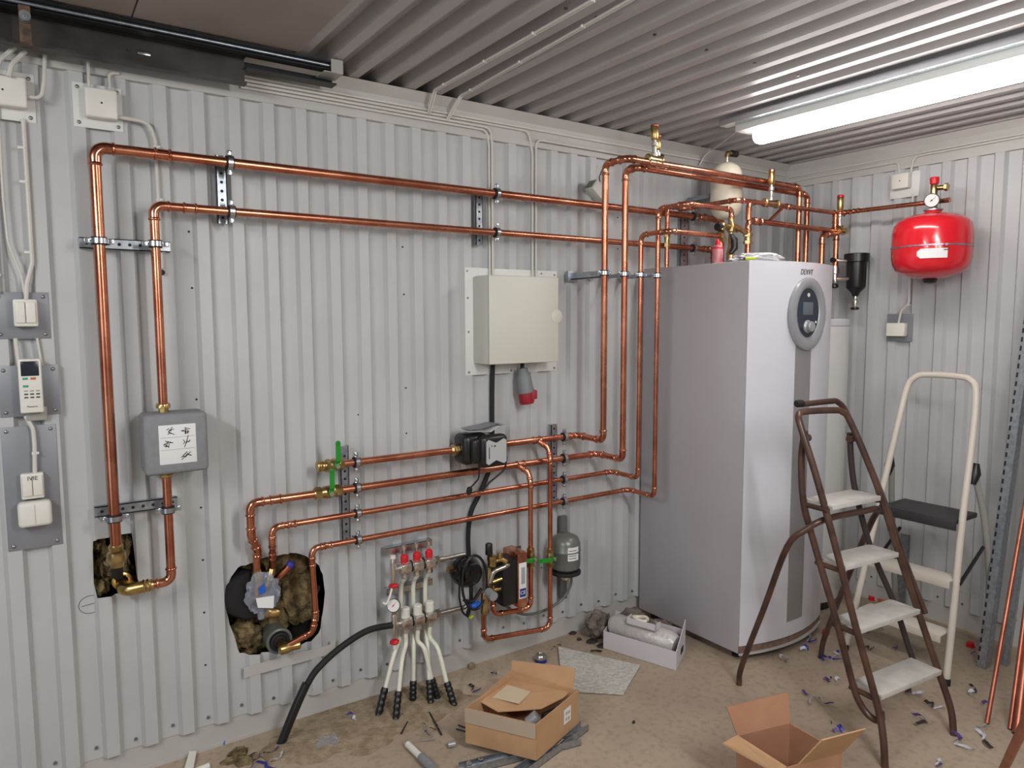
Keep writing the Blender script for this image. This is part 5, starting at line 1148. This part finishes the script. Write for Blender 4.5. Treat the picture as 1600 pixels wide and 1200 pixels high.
def strip(px, py, label, cols, L=.05, wd=.012, kind='plastic_scrap', seed=0, h=.010):
    """small torn ring of packing film: curled ribbon"""
    random.seed(seed); c = PZ(px, py, 0); a0 = random.uniform(0, 2*PI); t = thing(kind, label, 'rubbish', c)
    for j, m in enumerate(cols):
        a = a0+j*1.9; pts = []; p = c+V(math.cos(a+2)*.006*j, math.sin(a+2)*.006*j, .003)
        for k in range(9):
            pts.append(p.copy()); a += random.uniform(-.15, .85); p += V(math.cos(a), math.sin(a), 0)*(L/7); p.z = .003+h*abs(math.sin(k*.5+j*1.3))
        mb = MB()
        for q, r in zip(pts, pts[1:]):
            W_ = V(-math.sin(a0)*wd*.8, math.cos(a0)*wd*.8, wd*.7); mb.add([q, r, r+W_, q+W_, q+V(.0006, .0006, 0), r+V(.0006, .0006, 0), r+V(.0006, .0006, 0)+W_, q+V(.0006, .0006, 0)+W_], [(0, 1, 2, 3), (7, 6, 5, 4), (0, 3, 7, 4), (1, 5, 6, 2)])
        mb.build('ribbon', m, t)
    return t
S = [
 (1285, 1063, 'tangle of violet film scraps between the brown ladder and the open box, farther one', ('violet', 'violet'), .04),
 (1253, 1079, 'straight violet film scrap with a looped end behind the open box', ('violet',), .05),
 (1278, 1093, 'white and violet S-shaped film scrap beside the open box', ('whitew', 'violet'), .07),
 (1318, 1066, 'pale film scrap touching the brown ladder lowest tread on the left', ('whitew',), .04),
 (1315, 1146, 'blue film scrap on the shaded floor right of the open box', ('bluew', 'violet'), .035),
 (1300, 1131, 'tiny dark crumb above the blue scrap right of the open box', ('darkw',), .015),
 (1300, 1030, 'large blue and white film bundle at the foot of the brown ladder rear leg', ('bluew', 'whitew', 'bluew'), .07),
 (1318, 1024, 'small dark blue film curl right of the bundle by the rear ladder leg', ('bluew',), .03),
 (1262, 1004, 'blue film bundle under the right front edge of the heat pump, upper', ('bluew', 'whitew'), .06),
 (1262, 1018, 'blue film bundle under the right front edge of the heat pump, lower', ('bluew', 'whitew'), .05),
 (1232, 1030, 'thin pale curl of strapping under the front edge of the heat pump', ('whitew', 'rear'), .05),
 (1357, 988, 'dark film scrap under the second brown tread', ('darkw', 'bluew'), .04),
 (1380, 985, 'rust-coloured scrap with an upright spike under the second brown tread', ('orange', 'darkw'), .035),
 (1358, 1017, 'dark twig-like scrap between the lowest treads of the brown ladder', ('darkw', 'darkw'), .03),
 (1392, 1015, 'grey-blue scrap in the ladder shadow right of the dark twig scrap', ('plate', 'bluew'), .035),
 (1425, 1085, 'pale pink curl of film just right of the lowest brown tread', ('whitew', 'darkw'), .05),
 (1458, 1108, 'white film strip with dark tip left of the brown ladder right foot', ('whitew', 'darkw'), .045),
 (1450, 1132, 'violet-ended dark strip on the shadow line left of the right ladder foot', ('violet', 'darkw'), .06),
 (1490, 1162, 'white and violet film strip in front of the brown ladder right foot', ('whitew', 'violet'), .075),
 (1535, 1158, 'dark curved film strip below the lone thin copper length', ('darkw', 'whitew'), .06),
 (1525, 1084, 'dark curved film strip above the foot of the lone copper length', ('darkw', 'whitew'), .055),
 (1549, 1106, 'violet ring of film right of the lone copper length', ('violet',), .035),
 (1525, 1135, 'thin grey thread of scrap left of the dark curved strip', ('rear',), .05),
 (1462, 1198, 'pinkish film scrap at the bottom picture edge right of the ladder', ('violet', 'whitew'), .03),
 (1516, 1022, 'small violet scrap by the foot of the galvanised stud', ('violet',), .02),
 (770, 1053, 'grey-blue film curl between the wall and the brown cardboard box', ('bluew', 'whitew'), .04),
 (738, 1082, 'violet and black film curl left of the brown cardboard box', ('violet', 'darkw'), .05),
 (922, 1018, 'black curl of rubber seal above the white foam sheet', ('darkw',), .06),
 (556, 1122, 'pale violet film scrap left of the heating tube sleeves', ('violet', 'whitew'), .035),
 (668, 1142, 'violet and silver wire scraps in the sand below the heating tubes', ('violet', 'darkw', 'galv'), .05),
 (410, 1180, 'violet film bundle on the floor beside the mineral wool tuft, upper', ('bluew', 'violet'), .06),
 (418, 1196, 'blue and white film bundle on the floor at the bottom edge, lower left', ('bluew', 'whitew', 'bluew'), .06),
 (350, 1166, 'tiny bright blue scrap against the foot of the wall, lower left', ('bluepl',), .02),
 (868, 1012, 'small violet scraps behind the white foam sheet near the wall', ('violet', 'darkw'), .04),
]
for i, (px, py, lb_, cols, L) in enumerate(S): strip(px, py, lb_, cols, L, seed=i+11)
for i, (px, py, lb_) in enumerate(((1362, 937, 'small red plastic cap on the floor behind the brown ladder, far left of three'), (1516, 1010, 'small red plastic cap on the floor left of the galvanised stud'), (1290, 990, 'small red plastic cap against the right front corner of the heat pump'))):
    c = PZ(px, py, 0); t = thing('red_cap', lb_, 'cap', c, 'red transport caps on the floor')
    MB().lathe(c+V(0, 0, .001), (0, 0, 1), [(.015, 0), (.016, .018), (.014, .02), (.001, .02)], 16).build('cap', 'redpl', t); MB().lathe(c+V(0, 0, .0), (0, 0, 1), [(.020, 0), (.020, .003)], 16).build('rim', 'redpl', t)
t = thing('orange_cap', 'flat orange-brown ring lying near the red cap behind the brown ladder', 'cap', PZ(1379, 940, 0)); c = PZ(1379, 942, 0)
MB().torus(c+V(0, 0, .012), (.3, 0, 1), .018, .009, 20, 8).build('ring', 'orange', t)
# short loose bits
def rod(label, a, b, r, m, name='rod_piece', cat='rod'):
    o = MB().tube([a, b], r, 10).build(name, m); return tag(o, label, cat)
rod('thin black stick on the sand pointing down left, left of two', PZ(649, 1105, .006), PZ(627, 1146, .006), .003, 'blackpl', 'black_stick', 'stick')
rod('thin black stick on the sand pointing down right, right of two', PZ(671, 1113, .006), PZ(690, 1148, .006), .003, 'blackpl', 'black_stick', 'stick')
rod('upper one of two short black pins left of the brown box', PZ(716, 1133, .004), PZ(727, 1137, .004), .0025, 'blackpl', 'black_pin', 'pin')
rod('lower one of two short black pins left of the brown box', PZ(713, 1139, .004), PZ(727, 1143, .004), .0025, 'blackpl', 'black_pin', 'pin')
rod('thin grey-brown nail lying on the floor below the black sticks', PZ(659, 1158, .003), PZ(680, 1155, .003), .0018, 'screw', 'nail', 'nail')
t = thing('white_pipe_piece', 'white plastic pipe with grey end sleeve lying at the bottom edge left of centre', 'pipe', PZ(655, 1180, 0))
a, b = PZ(637, 1163, .014), PZ(676, 1200, .016)
MB().tube([a, a.lerp(b, .6)], .012, 16).build('white_tube', 'white', t); MB().tube([a.lerp(b, .55), b], .016, 16).build('grey_sleeve', 'greyv', t)
rod('short silver and black cylinder lying left of the brown box', PZ(700, 1164, .012), PZ(711, 1162, .012), .011, 'silver', 'small_cylinder', 'part')
rod('silver socket adapter under the right side of the brown cardboard box', PZ(862, 1172, .012), PZ(880, 1155, .012), .009, 'chrome', 'socket_adapter', 'tool')
# white strips lower left
t = MB().prism([PZ(296, 1176, .012), PZ(307, 1176, .012), PZ(300, 1215, .002), PZ(285, 1215, .002)], (0, 0, .006)).build('white_strip', 'white'); tag(t, 'white plastic strip leaning at the foot of the wall, bottom left', 'strip')
t = MB().tube([PZ(305, 1205, .008), PZ(327, 1196, .010)], .010, 12).build('white_plug', 'white'); tag(t, 'small white plastic plug beside the leaning white strip, bottom left', 'plug')
tag(MB().add(*noisy_blob(PZ(512, 1160, .004), (.05, .035, .012), 4.4, .5, 4, 2.2), smooth=False).build('plastic_film_sheet', 'film'), 'crumpled clear film lying on the sand right of the black hose', 'film')
